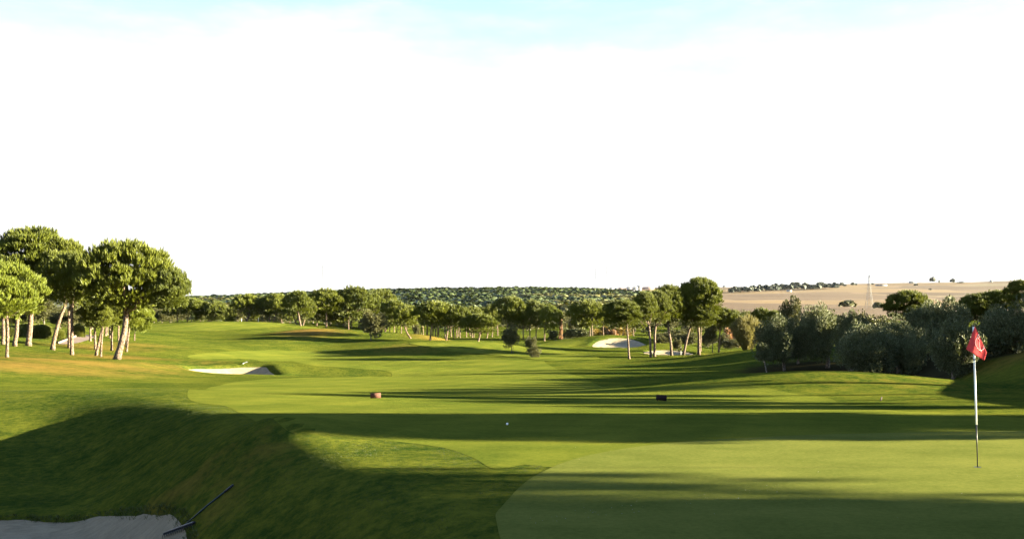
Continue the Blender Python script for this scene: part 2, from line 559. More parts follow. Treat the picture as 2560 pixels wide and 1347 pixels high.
# bunkers: outline in world metres, depth, wall width
BUNKERS = []
def add_bunker(poly, depth, wall):
    BUNKERS.append((catmull(poly, 8), depth, wall))
add_bunker([(-12.5, 21.2), (-10.2, 21.6), (-8.2, 21.15), (-7.0, 20.0), (-5.7, 18.35), (-5.0, 16.6), (-4.9, 15.0), (-6.2, 13.2), (-9, 12.4), (-12.5, 13), (-15, 15.5), (-14.8, 18.6)], 0.30, 0.9)
add_bunker([(-27.6, 92.5), (-25.6, 95.8), (-22.5, 97), (-21.4, 95.2), (-20.2, 92), (-20.6, 89.2), (-22.0, 87.6), (-24, 88), (-26.3, 89.6)], 0.75, 1.6)
add_bunker([(12.4, 167), (13.6, 171.5), (16.5, 174), (19.6, 173), (21.2, 168.5), (20.4, 162), (18, 158.5), (15, 160), (13, 163.5)], 0.55, 2.4)
add_bunker([(18.0, 147.5), (19.2, 152), (21.5, 153.8), (23.6, 152), (24.6, 147.5), (23.6, 143), (20.8, 141.5), (18.7, 143.5)], 0.45, 2.0)

def Hfloor(x, y, ground):
    x, y = np.asarray(x, float), np.asarray(y, float)
    z = H0(x, y)
    shp = z.shape
    xf, yf, zf = x.ravel(), y.ravel(), np.array(z).ravel()
    for poly, dep, wall in BUNKERS:
        lo, hi = poly.min(0) - 6, poly.max(0) + 6
        sel = np.where((xf > lo[0]) & (xf < hi[0]) & (yf > lo[1]) & (yf < hi[1]))[0]
        if not len(sel): continue
        d, _, _ = sdf(xf[sel], yf[sel], poly)
        if ground:
            zf[sel] -= dep * smooth((d + 0.15) / wall) + 0.26 * smooth((d + (0.18 if wall < 1 else 0.45)) / (0.45 if wall < 1 else 0.9))
            zf[sel] += 0.16 * dep * np.exp(-((d + 0.8) / 0.9) ** 2)
        else:
            zf[sel] -= dep * smooth((d + 0.15) / wall) + 0.07 * np.exp(-(d / 0.35) ** 2) - 0.02
    return zf.reshape(shp)

def axis(pieces):
    out = [pieces[0][0]]
    for a, b, st in pieces:
        n = max(1, round((b - a) / st))
        out += list(np.linspace(a, b, n + 1)[1:])
    return out
gx = np.array(axis([(-12, 12, 0.25), (12, 36, 0.5), (36, 60, 0.7), (60, 160, 1.9), (160, 400, 9), (400, 1500, 40), (1500, 7000, 250)]))
gx = np.concatenate([-gx[gx > 12][::-1], gx])
gy = np.array(axis([(-90, -8, 6), (-8, 8, 1), (8, 46, 0.25), (46, 110, 0.5), (110, 320, 1.25), (320, 440, 4), (440, 1000, 10), (1000, 3600, 40), (3600, 9000, 300)]))
GX, GY = np.meshgrid(gx, gy)
GZ = Hfloor(GX, GY, True)

def Hm(x, y):
    """height of the ground mesh"""
    x, y = np.asarray(x, float), np.asarray(y, float)
    i = np.clip(np.searchsorted(gx, x) - 1, 0, len(gx) - 2)
    j = np.clip(np.searchsorted(gy, y) - 1, 0, len(gy) - 2)
    u, v = (x - gx[i]) / (gx[i + 1] - gx[i]), (y - gy[j]) / (gy[j + 1] - gy[j])
    a, b, c, d = GZ[j, i], GZ[j, i + 1], GZ[j + 1, i + 1], GZ[j + 1, i]
    return np.where(u >= v, a + (b - a) * u + (c - b) * v, a + (c - d) * u + (d - a) * v)

def at(px, py, **kw):
    h = None
    while h is None:                       # just above a crest: take the crest itself
        h = hit_fn(Hm, px, py, **kw)
        py += 0.5
    return np.array([h[0], h[1], float(Hm(h[0], h[1]))])

def spot(px, Y):
    x = (px - CX) / F * Y
    return np.array([x, Y, float(Hm(x, Y))])

# bare and dry patches: photo pixel, radii in metres, strength
DRY = [(60, 915, 10, 7, 0.75), (200, 905, 9, 5, 0.8), (300, 893, 6, 5, 0.75), (400, 915, 5, 4, 0.5), (250, 868, 7, 7, 0.6), (120, 890, 9, 6, 0.4),
       (345, 862, 6, 6, 0.55), (1000, 872, 5, 6, 0.45), (1050, 878, 4, 5, 0.4), (770, 828, 6, 8, 0.9), (1100, 847, 6, 8, 0.7),
       (1640, 900, 8, 7, 0.25), (1770, 885, 8, 8, 0.3), (2548, 890, 2.5, 4, 0.6), (2450, 925, 7, 8, 0.2), (2250, 940, 6, 8, 0.25), (2050, 905, 6, 8, 0.25),
       (620, 1180, 1.2, 2.0, 0.35), (420, 1260, 1.5, 1.0, 0.45), (700, 1150, 1.0, 0.8, 0.3), (2360, 1000, 2.5, 2, 0.25), (520, 905, 3, 5, 0.35)]
DRYW = []
for px, py, rx, ry, s in DRY:
    h = hit_fn(Hm, px, py)
    if h is not None: DRYW.append((h[0], h[1], rx, ry, s))
def dryness(x, y):
    d = np.zeros(np.shape(x))
    for cx, cy, rx, ry, s in DRYW:
        d = np.maximum(d, bumpf(x, y, cx, cy, rx, ry, s))
    return d

SOIL_SHADE_W = [(25, 92, 6, 8), (29, 72, 8, 10), (24, 62, 7, 6), (30, 58, 6, 6), (20.5, 68, 4, 5), (35, 84, 9, 9), (37, 68, 6, 8), (25, 80, 8, 8)]  # soil patches of the grove, darkened for its shade
def soil_shade_at(x, y):
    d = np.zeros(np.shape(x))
    for cx, cy, rx, ry in SOIL_SHADE_W:
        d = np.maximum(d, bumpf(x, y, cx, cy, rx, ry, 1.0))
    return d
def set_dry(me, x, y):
    b = me.attributes.new("soil_shade", 'FLOAT', 'POINT')
    b.data.foreach_set("value", soil_shade_at(x, y).astype(np.float32).ravel())
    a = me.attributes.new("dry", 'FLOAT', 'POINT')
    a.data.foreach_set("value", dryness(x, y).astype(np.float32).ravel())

def grid_faces(mask):
    nj, ni = mask.shape
    idx = np.arange((nj + 1) * (ni + 1)).reshape(nj + 1, ni + 1)
    q = np.stack([idx[:-1, :-1], idx[:-1, 1:], idx[1:, 1:], idx[1:, :-1]], -1)
    return q[mask]

def sub_mesh(name, mask):
    f = grid_faces(mask)
    used, inv = np.unique(f, return_inverse=True)
    v = np.stack([GX.ravel()[used], GY.ravel()[used], GZ.ravel()[used]], -1)
    q = inv.reshape(f.shape)
    return make_mesh(name, v, np.concatenate([q[:, [0, 1, 2]], q[:, [0, 2, 3]]]), smooth=True), v

cyc = (gy[:-1] + gy[1:]) / 2
cxc = (gx[:-1] + gx[1:]) / 2
CXX, CYY = np.meshgrid(cxc, cyc)
near = CYY < 430
farm = (CYY >= 430) & (CXX > 62)
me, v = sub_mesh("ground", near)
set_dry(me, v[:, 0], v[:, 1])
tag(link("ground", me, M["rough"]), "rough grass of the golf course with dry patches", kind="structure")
me, v = sub_mesh("farmland", farm)
tag(link("farmland", me, M["field"]), "dry tan fields rising to a far plateau", kind="structure")
me, v = sub_mesh("hillside", (CYY >= 430) & ~farm)
tag(link("hillside", me, M["scrub"]), "scrubby hillside under the far wood", kind="structure")

def sheet(name, poly, cell, lift, mat, label, fn=Hm, dry=False):
    """a surface that follows the ground inside an outline"""
    lo, hi = poly.min(0) - 2 * cell, poly.max(0) + 2 * cell
    lo = np.floor(lo / cell) * cell
    xs, ys = np.arange(lo[0], hi[0] + cell, cell), np.arange(lo[1], hi[1] + cell, cell)
    X, Y = np.meshgrid(xs, ys)
    d, nx, ny = sdf(X, Y, poly)
    D = d.reshape(X.shape)
    on = np.abs(d) < 0.62 * cell
    xf, yf = np.where(on, nx, X.ravel()), np.where(on, ny, Y.ravel())
    keep = on | (d > 0)
    q = grid_faces(np.ones((len(ys) - 1, len(xs) - 1), bool))
    nk = keep[q].sum(1)
    f4 = q[nk == 4]
    f3 = q[nk == 3]
    f3 = np.array([r[keep[r]] for r in f3]).reshape(-1, 3)
    used, inv = np.unique(np.concatenate([f4.ravel(), f3.ravel()]), return_inverse=True)
    x, y = xf[used], yf[used]
    v = np.stack([x, y, fn(x, y) + (0 if fn is not Hm else lift + np.maximum(y - 40, 0) * .00013)], -1)
    q4, q3 = inv[:f4.size].reshape(-1, 4), inv[f4.size:].reshape(-1, 3)
    def area(q):
        p = v[q][:, :, :2]
        r = np.roll(p, -1, 1)
        return 0.5 * (p[..., 0] * r[..., 1] - p[..., 1] * r[..., 0]).sum(1)
    q4, q3 = q4[area(q4) > cell * cell * .02], q3[area(q3) > cell * cell * .02]
    me = make_mesh(name, v, np.concatenate([q4[:, [0, 1, 2]], q4[:, [0, 2, 3]], q3]), smooth=True)
    e = max(cell, .3)
    nr = np.stack([fn(x - e, y) - fn(x + e, y), fn(x, y - e) - fn(x, y + e), np.full(len(x), 2 * e)], -1)
    nr /= np.linalg.norm(nr, axis=1)[:, None]
    if fn is Hm: me.normals_split_custom_set_from_vertices([tuple(a) for a in nr])
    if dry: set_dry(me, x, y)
    return tag(link(name, me, mat), label, kind="structure")

GREEN = pix_poly([(1240, 1300), (1262, 1250), (1340, 1188), (1480, 1136), (1700, 1104), (2000, 1085), (2300, 1076), (2560, 1071)]) \
    if False else catmull([(-0.18, 12.4), (-0.1, 13.4), (0.36, 15.6), (1.32, 17.6), (3.0, 19.1), (5.3, 20.0), (7.8, 20.5), (10.3, 20.7), (14, 20.2), (17, 17.5), (18, 13), (16.5, 7), (11, 4.5), (5, 5.2), (1.3, 8), (0.1, 10.6)], 10)
sheet("putting_green", GREEN, 0.125, 0.008, M["green"], "smooth pale putting green with flag hole", dry=False)
FAIRWAY = pix_poly([(468, 982), (560, 1014), (600, 1032), (700, 1062), (820, 1086), (1000, 1104), (1110, 1119), (1185, 1145), (1240, 1172), (1340, 0, 16.6), (1500, 0, 15.0), (1760, 0, 13.0), (2200, 0, 10.0),
                    (2000, 1600, 5.0), (3600, 1500, 5.5), (3900, 1200, 16), (3300, 1100, 21), (2900, 1070, 22.5), (2560, 1045), (2422, 1033), (2210, 1024), (2103, 1008), (2071, 995), (1960, 979), (1885, 961),
                    (1800, 957), (1650, 965), (1560, 967), (1480, 955), (1420, 932), (1366, 909), (1355, 901), (1300, 899), (1120, 900), (1000, 897), (900, 891), (820, 881), (720, 876), (640, 876),
                    (520, 882), (470, 890), (500, 897), (640, 899), (740, 905), (880, 920), (980, 934), (900, 942), (760, 944), (645, 949), (540, 965)])
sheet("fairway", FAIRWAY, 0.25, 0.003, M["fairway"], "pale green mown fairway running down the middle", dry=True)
FAIR2 = pix_poly([(1030, 857), (1200, 854), (1390, 851), (1440, 851), (1470, 857), (1430, 866), (1400, 872), (1440, 884), (1500, 896), (1380, 903), (1290, 893), (1200, 885), (1120, 878), (1070, 868)])
sheet("far_fairway", FAIR2, 0.7, 0.03, M["fairway"], "far mown fairway under the pines")
FAIR3 = catmull([(-92, 225), (-84, 250), (-70, 262), (-56, 262), (-45, 244), (-48, 216), (-58, 196), (-70, 190), (-84, 200)], 8)
sheet("side_fairway", FAIR3, 0.8, 0.03, M["fairway"], "mown side fairway crossed by long tree shadows")
for i, (poly, dep, wall) in enumerate(BUNKERS):
    sheet("sand_bunker", poly, 0.16 if i == 0 else 0.4, 0.0, M["sand"],
          ["shaded pale sand bunker with a rake lying on its edge", "sunlit sand bunker below the tall leaning pine", "far sand bunker under a grassy bank", "small sand bunker among pine trunks"][i],
          fn=lambda x, y: Hfloor(x, y, False) + 0.035 * vnoise(x, y, 0.7, 5) + 0.02 * vnoise(x, y, 0.3, 6))
PATH1 = pix_poly([(146, 860), (185, 859), (214, 852), (236, 843), (230, 838.5), (206, 837), (190, 842), (168, 850)], Hm, 8)
sheet("cart_path", PATH1, 0.4, 0.03, M["path"], "pinkish cart path curving behind the leaning pines")
PATH2 = catmull([(38, 195), (32, 207), (22, 216), (10, 222), (10, 220), (21, 213.5), (30, 205), (36, 193.5)], 8)
sheet("cart_path", PATH2, 0.6, 0.05, M["path"], "pale cart path behind the far bunkers")
PATH3 = catmull([(-17, 192), (-20, 205), (-25, 216), (-30, 222), (-32, 220.5), (-27, 214), (-22.5, 204), (-19.5, 192)], 8)
sheet("cart_path", PATH3, 0.6, 0.05, M["path"], "pale cart path over the middle mound")
# ------------------------------------------------------------------ trees: crown, trunk and limb builders
def tufts(P, D, L, R, blades, bw, rng):
    """brush-like sprays of narrow blades: base points P, axes D, lengths L, spread R"""
    K = len(P)
    D = D / (np.linalg.norm(D, axis=1)[:, None] + 1e-9)
    ref = np.where(np.abs(D[:, 2:3]) < 0.9, [[0, 0, 1.0]], [[1.0, 0, 0]])
    A = np.cross(D, ref)
    A /= np.linalg.norm(A, axis=1)[:, None] + 1e-9
    B = np.cross(D, A)
    ang = (np.arange(blades)[None] * 2 * np.pi / blades + rng.random((K, 1)) * 6.28 + rng.normal(0, .3, (K, blades)))[..., None]
    rad = np.cos(ang) * A[:, None] + np.sin(ang) * B[:, None]
    tan = -np.sin(ang) * A[:, None] + np.cos(ang) * B[:, None]
    ln = (L[:, None] * rng.uniform(0.7, 1.15, (K, blades)))[..., None]
    rr = (R[:, None] * rng.uniform(0.5, 1.2, (K, blades)))[..., None]
    w = bw * (0.8 + 0.4 * rng.random((K, blades)))[..., None]
    low = P[:, None] + D[:, None] * ln * 0.12 + rad * rr * 0.15
    midp = P[:, None] + D[:, None] * ln * 0.55 + rad * rr * 0.75
    tip = P[:, None] + D[:, None] * ln + rad * rr
    v = np.stack([low, midp - tan * w * .5, tip, midp + tan * w * .5], 2).reshape(-1, 3)
    f = np.arange(len(v)).reshape(-1, 4)
    return v, f

def sphere_pts(n, rng):
    g = rng.normal(size=(n, 3))
    return g / np.linalg.norm(g, axis=1)[:, None]

def pine_crown(name, W, Hc, pads, tper, L, blades, bw, seed, flat=1.0):
    """umbrella crown: pads of upright needle brushes over a domed top with a hollow, ragged underside"""
    rng = np.random.default_rng(seed)
    Ps, Ds = [], []
    cs = []
    tries = 0
    while len(cs) < pads and tries < 5000:
        tries += 1
        u = rng.random() ** 0.62
        a = rng.random() * 6.283
        r = 0.5 * u * (1 + 0.16 * math.sin(2 * a + seed) + 0.10 * math.sin(3 * a + 2 * seed))
        top = (1 - (u * 0.98) ** 2.3) ** 0.55
        zt = 0.30 + 0.58 * top * flat
        zb = 0.30 - 0.14 * (1 - u) + 0.10 * u
        z = zt if rng.random() < 0.66 else zb + (zt - zb) * rng.random() ** 1.3
        pr = rng.uniform(0.085, 0.15) * (1.12 - 0.35 * u)
        c = np.array([r * math.cos(a) * W, r * math.sin(a) * W, z * Hc])
        if all(np.linalg.norm((c - q) / [1, 1, 0.8]) > 0.55 * (pr + qr) * W for q, qr in cs):
            cs.append((c, pr))
    for c, pr in cs:
        n = max(6, int(tper * rng.uniform(0.8, 1.2)))
        s = sphere_pts(n, rng)
        s[:, 2] = np.where(s[:, 2] < -0.25, -s[:, 2] * 0.6, s[:, 2])
        rad = pr * W
        inner = rng.random((n, 1)) ** 0.4
        Ps.append(c + s * [rad, rad, rad * 0.72] * inner)
        out = c * [1, 1, 0] / (W * 0.5)
        Ds.append(s * [0.38, 0.38, 0.25] + out * 0.35 + [0, 0, 0.95])
    # thin spray below the pads
    n = int(pads * tper * 0.12)
    a, u = rng.random(n) * 6.283, rng.random(n) ** 0.6
    Ps.append(np.stack([np.cos(a) * u * .46 * W, np.sin(a) * u * .46 * W, Hc * (0.16 + 0.13 * u + rng.normal(0, .05, n))], -1))
    Ds.append(np.stack([np.cos(a) * u, np.sin(a) * u, rng.uniform(-.2, .7, n)], -1))
    P, D = np.concatenate(Ps), np.concatenate(Ds) + rng.normal(0, .18, (sum(map(len, Ps)), 3))
    k = len(P)
    v, f = tufts(P, D, L * rng.uniform(.7, 1.25, k), L * .24 * rng.uniform(.7, 1.3, k), blades, bw, rng)
    return make_mesh(name, v, f)

def leafy_crown(name, W, Hc, lobes, per, L, blades, bw, seed, up=0.35, spikes=0.0, low=-0.75, droop=0.0, rmul=1.0):
    """broad-leaved crown: irregular lobes of leaf sprays with gaps between"""
    rng = np.random.default_rng(seed)
    Ps, Ds = [], []
    for i in range(lobes):
        d = sphere_pts(1, rng)[0]
        d[2] = max(low, d[2])
        c = d * [0.5 * W, 0.5 * W, 0.46 * Hc] * rng.uniform(0.30, 0.88) + [0, 0, Hc * .5]
        r = rmul * rng.uniform(.11, .25) * min(W, Hc * 1.3)
        n = int(per * rng.uniform(.7, 1.3))
        s = sphere_pts(n, rng)
        Ps.append(c + s * r * (rng.random((n, 1)) ** .33) * [1, 1, .85])
        Ds.append(s + d * .35 + [0, 0, up])
        if spikes:
            m = int(n * spikes)
            s2 = sphere_pts(m, rng)
            s2[:, 2] = np.abs(s2[:, 2])
            Ps.append(c + s2 * r * 1.06)
            Ds.append(s2 * .45 + [0, 0, 1.1])
    P, D = np.concatenate(Ps), np.concatenate(Ds) + rng.normal(0, .35, (sum(map(len, Ps)), 3)) - [0, 0, droop]
    k = len(P)
    v, f = tufts(P, D, L * rng.uniform(.6, 1.3, k), L * .5 * rng.uniform(.6, 1.4, k), blades, bw, rng)
    return make_mesh(name, v, f)

PINE_NEAR = [pine_crown("pine_crown", 8.0, 5.4, 84, 84, 0.50, 6, 0.068, 20 + i, fl) for i, fl in enumerate((1.0, 0.9, 1.05, 0.95))]
PINE_MID = [pine_crown("pine_crown", 5.6, 3.2, 58, 44, 0.44, 5, 0.085, 40 + i, fl) for i, fl in enumerate((1.0, 0.85, 1.1, 0.95, 1.0, 0.9))]
PINE_FAR = [pine_crown("pine_crown", 5.6, 3.0, 36, 15, 0.52, 5, 0.17, 60 + i) for i in range(4)]
OLIVE = [leafy_crown("olive_crown", 5.6, 4.2, 60, 165, 0.21, 5, 0.050, 80 + i, 0.5, 0.28, rmul=.8) for i in range(4)]
OLIVE_S = [leafy_crown("olive_crown", 1.6, 1.2, 18, 110, 0.16, 6, 0.035, 90, 0.5, 0.25)]
OAK = [leafy_crown("oak_crown", 4.2, 4.4, 44, 62, 0.22, 6, 0.085, 100 + i, 0.15, rmul=.72) for i in range(4)]
OAK_FAR = [leafy_crown("oak_crown", 5.0, 4.6, 22, 26, 0.42, 5, 0.22, 110 + i, 0.2, low=-0.9) for i in range(4)]
BUSH = [leafy_crown("foliage", 2.4, 2.4, 16, 60, 0.26, 5, 0.09, 120 + i, 0.4, low=-0.95) for i in range(3)]
DIM = {}
for lst, d in ((PINE_NEAR, (8.0, 5.4)), (PINE_MID, (5.6, 3.2)), (PINE_FAR, (5.6, 3.0)), (OLIVE, (5.6, 4.2)), (OLIVE_S, (1.6, 1.2)), (OAK, (4.2, 4.4)), (OAK_FAR, (5.0, 4.6)), (BUSH, (2.4, 2.4))):
    for m in lst: DIM[m.name] = d
FOLIAGE_MATS = {}
def with_mat(me, mat):
    """one copy of a crown mesh for each leaf material"""
    key = (me.name, mat)
    if key not in FOLIAGE_MATS:
        c = me if not me.materials else me.copy()
        if c is not me:
            c.materials.clear()
            DIM[c.name] = DIM[me.name]
        c.materials.append(M[mat])
        FOLIAGE_MATS[key] = c
    return FOLIAGE_MATS[key]

COUNT = [0]
def trunk_path(top, bend, n=9):
    t = np.linspace(0, 1, n)[:, None]
    top = np.array(top)
    side = np.array([bend, bend * 0.4, 0])
    wob = np.stack([vnoise(t[:, 0] * 5, t[:, 0] * 0 + COUNT[0], 1.7, 3), vnoise(t[:, 0] * 5, t[:, 0] * 0 + COUNT[0] + 9, 1.7, 4), 0 * t[:, 0]], -1) * np.linalg.norm(top) * 0.014
    return t * top + np.sin(t * np.pi) * side + wob * np.sin(t * np.pi) + [0, 0, -0.06] * (1 - t)

def tree(kind, base, crowns, label, group=None, cat="tree", top=None, r0=0.16, crown_set=None, mat="pine", bark="bark", bend=0.0, limbs=0, forks=(), part="crown", rot=None):
    """base: point on the ground; top: end of the visible trunk relative to the base; crowns: list of (dx, dy, z0, width, height)"""
    COUNT[0] += 1
    rng = random.Random(COUNT[0] * 13)
    root = tag(empty(kind, base), label, cat, group)
    c0 = crowns[0]
    if top is None: top = (c0[0] * .8, c0[1] * .8, c0[2] + c0[4] * .25)
    p = trunk_path(top, bend)
    ext = np.array([c0[0], c0[1], c0[2] + c0[4] * 0.55])
    p = np.vstack([p, p[-1] + (ext - p[-1]) * .4, ext])
    n = len(p)
    rad = r0 * np.interp(np.linspace(0, 1, n), [0, .06, .2, .8, 1], [1.15, 0.95, .88, .62, .2])
    sides = 10 if r0 > 0.12 else 7
    tk = link("trunk", make_mesh("trunk", *tube(p, rad, sides, 0.03), smooth=True), M[bark], root)
    for q0, q1, rr in forks:
        q0, q1 = np.array(q0), np.array(q1)
        m = (q0 + q1) / 2 + [0, 0, -0.12 * np.linalg.norm(q1 - q0)]
        link("limb", make_mesh("limb", *tube([q0, m, q1], [rr, rr * .8, rr * .4], 7), smooth=True), M[bark], tk)
    for k in range(limbs):
        a = 6.283 * (k + rng.random() * .6) / limbs
        i = rng.choice([n - 4, n - 3, n - 2])
        q0 = p[i]
        e = np.array([c0[0] + math.cos(a) * c0[3] * .36, c0[1] + math.sin(a) * c0[3] * .36, c0[2] + c0[4] * rng.uniform(.3, .5)])
        m = (q0 + e) / 2 - [0, 0, 0.10 * np.linalg.norm(e - q0)]
        rr = r0 * rng.uniform(.28, .42)
        link("limb", make_mesh("limb", *tube([q0, m, e], [rr, rr * .75, rr * .3], 6), smooth=True), M[bark], tk)
    for k, c in enumerate(crowns):
        me = with_mat(rng.choice(crown_set), mat)
        W, Hh = DIM[me.name]
        o = link(part, me, None, root, (c[0], c[1], c[2]))
        sx = c[3] / W
        o.scale = (sx, sx * rng.uniform(.9, 1.1), c[4] / Hh)
        o.rotation_euler = (0, 0, rng.random() * 6.283 if rot is None else rot)
    return root

def px_tree(kind, bx, by, tx, ty, crowns_px, label, Y=None, rpx=3.0, dy=0.0, **kw):
    """place a tree whose trunk foot, trunk top and crowns (centre x, top, bottom, width) were read off the photo"""
    b = at(bx, by) if Y is None else spot(bx, Y)
    s = F / b[1]
    by_ = HY - b[2] * s
    bx_ = CX + b[0] * s
    cr = []
    for k, (cx, ct, cb, cw) in enumerate(crowns_px):
        # the crown mesh spans about z 0.14..1.02 of its height and 1.12 of its width
        h = (cb - ct) / s / 0.90
        z0 = (by_ - cb) / s - 0.13 * h
        cr.append(((cx - bx_) / s, dy + (0.0 if k == 0 else random.uniform(-1, 1) * cw / s * .2), z0, cw / s / 1.08, h))
    return tree(kind, b, cr, label, top=((tx - bx_) / s, dy * .7, (by_ - ty) / s), r0=rpx / s, **kw)

def pn(*a, **k):
    k.setdefault("crown_set", PINE_NEAR)
    k.setdefault("limbs", 5)
    return px_tree("pine_tree", *a, **k)
def pm(*a, **k):
    k.setdefault("crown_set", PINE_MID)
    k.setdefault("limbs", 4)
    k.setdefault("group", "umbrella pines along the fairways")
    a = list(a)
    a[4] = [(c, t - 1, b + 1, w * 1.14) for c, t, b, w in a[4]]
    return px_tree("pine_tree", *a, **k)

# --- pines on the left bank
G1 = "pines on the dry bank beside the cart path"
pn(292, 898, 318, 769, [(318, 603, 770, 215), (425, 660, 770, 100)], "tallest leaning pine with pale thick trunk and wide crown at the bank's end", rpx=9.5, group=G1, limbs=7, bend=0.1,
   forks=[((0.75, -0.2, 4.0), (2.6, -0.6, 5.6), .2)])
pn(18, 893, 18, 783, [(12, 645, 790, 180)], "bright green pine with thin straight pale trunk at the frame edge", rpx=4.2, group=G1, mat="pine_pale")
pn(8, 853, 8, 785, [(-60, 640, 770, 150)], "pine cut by the frame, its pale trunk behind the thin straight one", rpx=5, group=G1, Y=104)
pn(36, 858, 47, 780, [(60, 700, 785, 110)], "stout pine leaning a little away from the clipped hedges, crown partly hidden", rpx=6, group=G1, Y=103)
pn(71, 864, 82, 752, [(85, 571, 715, 225), (160, 590, 700, 110)], "big dark upright pine with broad high crown behind the bright one", rpx=7.5, group=G1, limbs=6)
pn(131, 874, 166, 757, [(140, 630, 750, 105)], "pine with trunk leaning strongly towards the cart path", rpx=6, group=G1, bend=-0.15)
pn(180, 887, 180, 748, [(178, 625, 758, 130)], "pine with slim straight pale trunk beside the cart path kerb", rpx=5, group=G1)
pn(174, 861, 172, 775, [(215, 640, 765, 110)], "pine with dark shaded trunk standing at the path edge", rpx=5, group=G1, Y=108)
pn(226, 855, 226, 805, [(226, 735, 812, 62)], "small pine with short upright trunk right of the cart path bend", rpx=3, group=G1, Y=122)
pn(239, 874, 236, 801, [(240, 745, 818, 62)], "small pine whose trunk crosses behind the leaning one", rpx=3.5, group=G1)
pn(240, 876, 260, 800, [(266, 738, 812, 72)], "small pine with trunk slanting steeply over its neighbour", rpx=4.2, group=G1, Y=100)
pn(252, 879, 258, 806, [(256, 752, 818, 50)], "small pine with crooked pale trunk next to the slanting one", rpx=3, group=G1, Y=98)
pn(279, 876, 281, 800, [(284, 735, 812, 70)], "slim pine between the crooked trunk and the tallest pine", rpx=3.2, group=G1)
pn(316, 879, 325, 798, [(330, 740, 815, 72)], "slim young pine just past the tallest pine's trunk", rpx=3, group=G1, mat="pine_pale")
pn(315, 861, 318, 800, [(318, 745, 805, 50)], "shaded young pine hidden behind the slim one", rpx=2.6, group=G1, Y=118)
pn(336, 850, 337, 822, [(352, 758, 828, 58)], "low bushy pine with short thin trunk beside the side fairway", rpx=1.8, group=G1, mat="pine_pale", Y=132)
for k, (bx, Y) in enumerate(((264, 135), (268, 138), (275, 131), (296, 128))):
    pn(bx, 0, bx + 1, 800, [(bx + 4, 752, 812, 46)], "short pine deep in the shade of the bank's inner group", Y=Y, rpx=2.6, group="shaded pines inside the bank group", limbs=3)

# --- pines and oaks in the middle distance
pm(443, 807, 443.5, 783, [(436, 742, 786, 66)], "dark umbrella pine with one thin trunk by the side fairway", Y=272, rpx=1.6)
pm(466, 813, 473, 779, [(484, 744, 783, 66)], "bright umbrella pine with paired slanting pale trunks", Y=268, rpx=1.7,
   forks=[((1.3, 0.2, 0.0), (0.9, 0.1, 3.6), .12)])
pm(501, 815, 501, 792, [(505, 765, 800, 36)], "low dark pine next to the paired trunks", Y=272, rpx=1.8)
pm(529, 816, 529, 790, [(541, 752, 800, 56)], "drooping dense pine with foliage down to the grass", Y=268, rpx=1.8)
pm(579, 822, 577, 800, [(577, 763, 806, 22)], "narrow upright young pine with pale forked foot", Y=262, rpx=1.3)
pm(615, 825, 625, 782, [(618, 735, 786, 74)], "umbrella pine with stout dark leaning trunk", Y=250, rpx=2.6, bend=-.1)
pm(630, 825, 630, 800, [(634, 780, 806, 28)], "small understorey pine beside the stout dark trunk", Y=256, rpx=1.5)
pm(674, 825, 674, 786, [(664, 742, 788, 56)], "pine with straight pale trunk beside a slanting one", Y=252, rpx=1.9)
pm(681, 825, 690, 782, [(690, 732, 784, 64)], "pine with slender pale trunk slanting from its foot", Y=250, rpx=1.8)
pm(706, 824, 703, 798, [(708, 752, 794, 40)], "thin pale pine set back between two broad crowns", Y=265, rpx=1.5)
pm(725, 823, 724, 800, [(724, 765, 800, 34)], "slim pine standing by the brown bare mound", Y=262, rpx=1.4)
pm(743, 829, 731, 785, [(733, 736, 784, 52)], "pine with pale trunk leaning back over the brown mound", Y=238, rpx=2.2)
pm(752, 836, 745, 780, [(746, 729, 782, 60)], "pine with tall dark trunk on the brown mound", Y=226, rpx=2.4)
pm(757, 834, 763, 792, [(768, 745, 794, 44)], "pine with pale trunk leaning away from the tall dark one", Y=229, rpx=1.9)
pm(791, 832, 795, 795, [(793, 755, 800, 40)], "small bright pine with single slanting pale trunk", Y=240, rpx=1.7)
pm(816, 832, 816, 778, [(814, 724, 780, 92)], "broad flat topped umbrella pine rising above the wood line", Y=236, rpx=2.5)
pm(825, 832, 824, 802, [(828, 770, 806, 48)], "bright low pine under the broad flat crown", Y=245, rpx=1.6)
pm(871, 832, 871, 798, [(884, 724, 794, 82)], "big dense pine beside the grey oak", Y=238, rpx=2.2, limbs=5)
pm(879, 832, 878, 805, [(925, 728, 790, 56)], "dense pine behind the grey oak on the mound", Y=247, rpx=1.6)
pm(897, 832, 898, 805, [(950, 726, 795, 70)], "tall rounded pine sloping down behind the grey oak", Y=250, rpx=1.9)
px_tree("oak_tree", 927, 851, 927, 830, [(931, 766, 838, 74)], "grey green oak with round crown on the crest of the mound", rpx=1.8, crown_set=OAK, mat="oak", bark="bark_dark", limbs=3, group="oaks on the fairway mounds")
pm(959, 853, 971, 809, [(984, 757, 812, 62)], "pine with trunk leaning over the mound beside the oak", rpx=2.0, Y=182)
pm(1027, 868, 1011, 811, [(1020, 762, 813, 70)], "pine with curved pale trunk leaning back at the mound's foot", rpx=2.3, bend=-.15, Y=163)
px_tree("oak_tree", 1042, 861, 1042, 835, [(1041, 800, 842, 22)], "slim young tree with mossy stem in front of the trunks", rpx=1.3, crown_set=OAK, mat="oak", bark="bark_dark", limbs=2, group="oaks on the fairway mounds", Y=172)
pm(1075, 872, 1080, 807, [(1087, 752, 810, 84)], "umbrella pine with tall pale trunk on the low ridge", rpx=2.6, Y=157)
pm(1115, 873, 1121, 812, [(1134, 760, 816, 64)], "shaded umbrella pine between the tall pale trunks", rpx=2.4, Y=157)
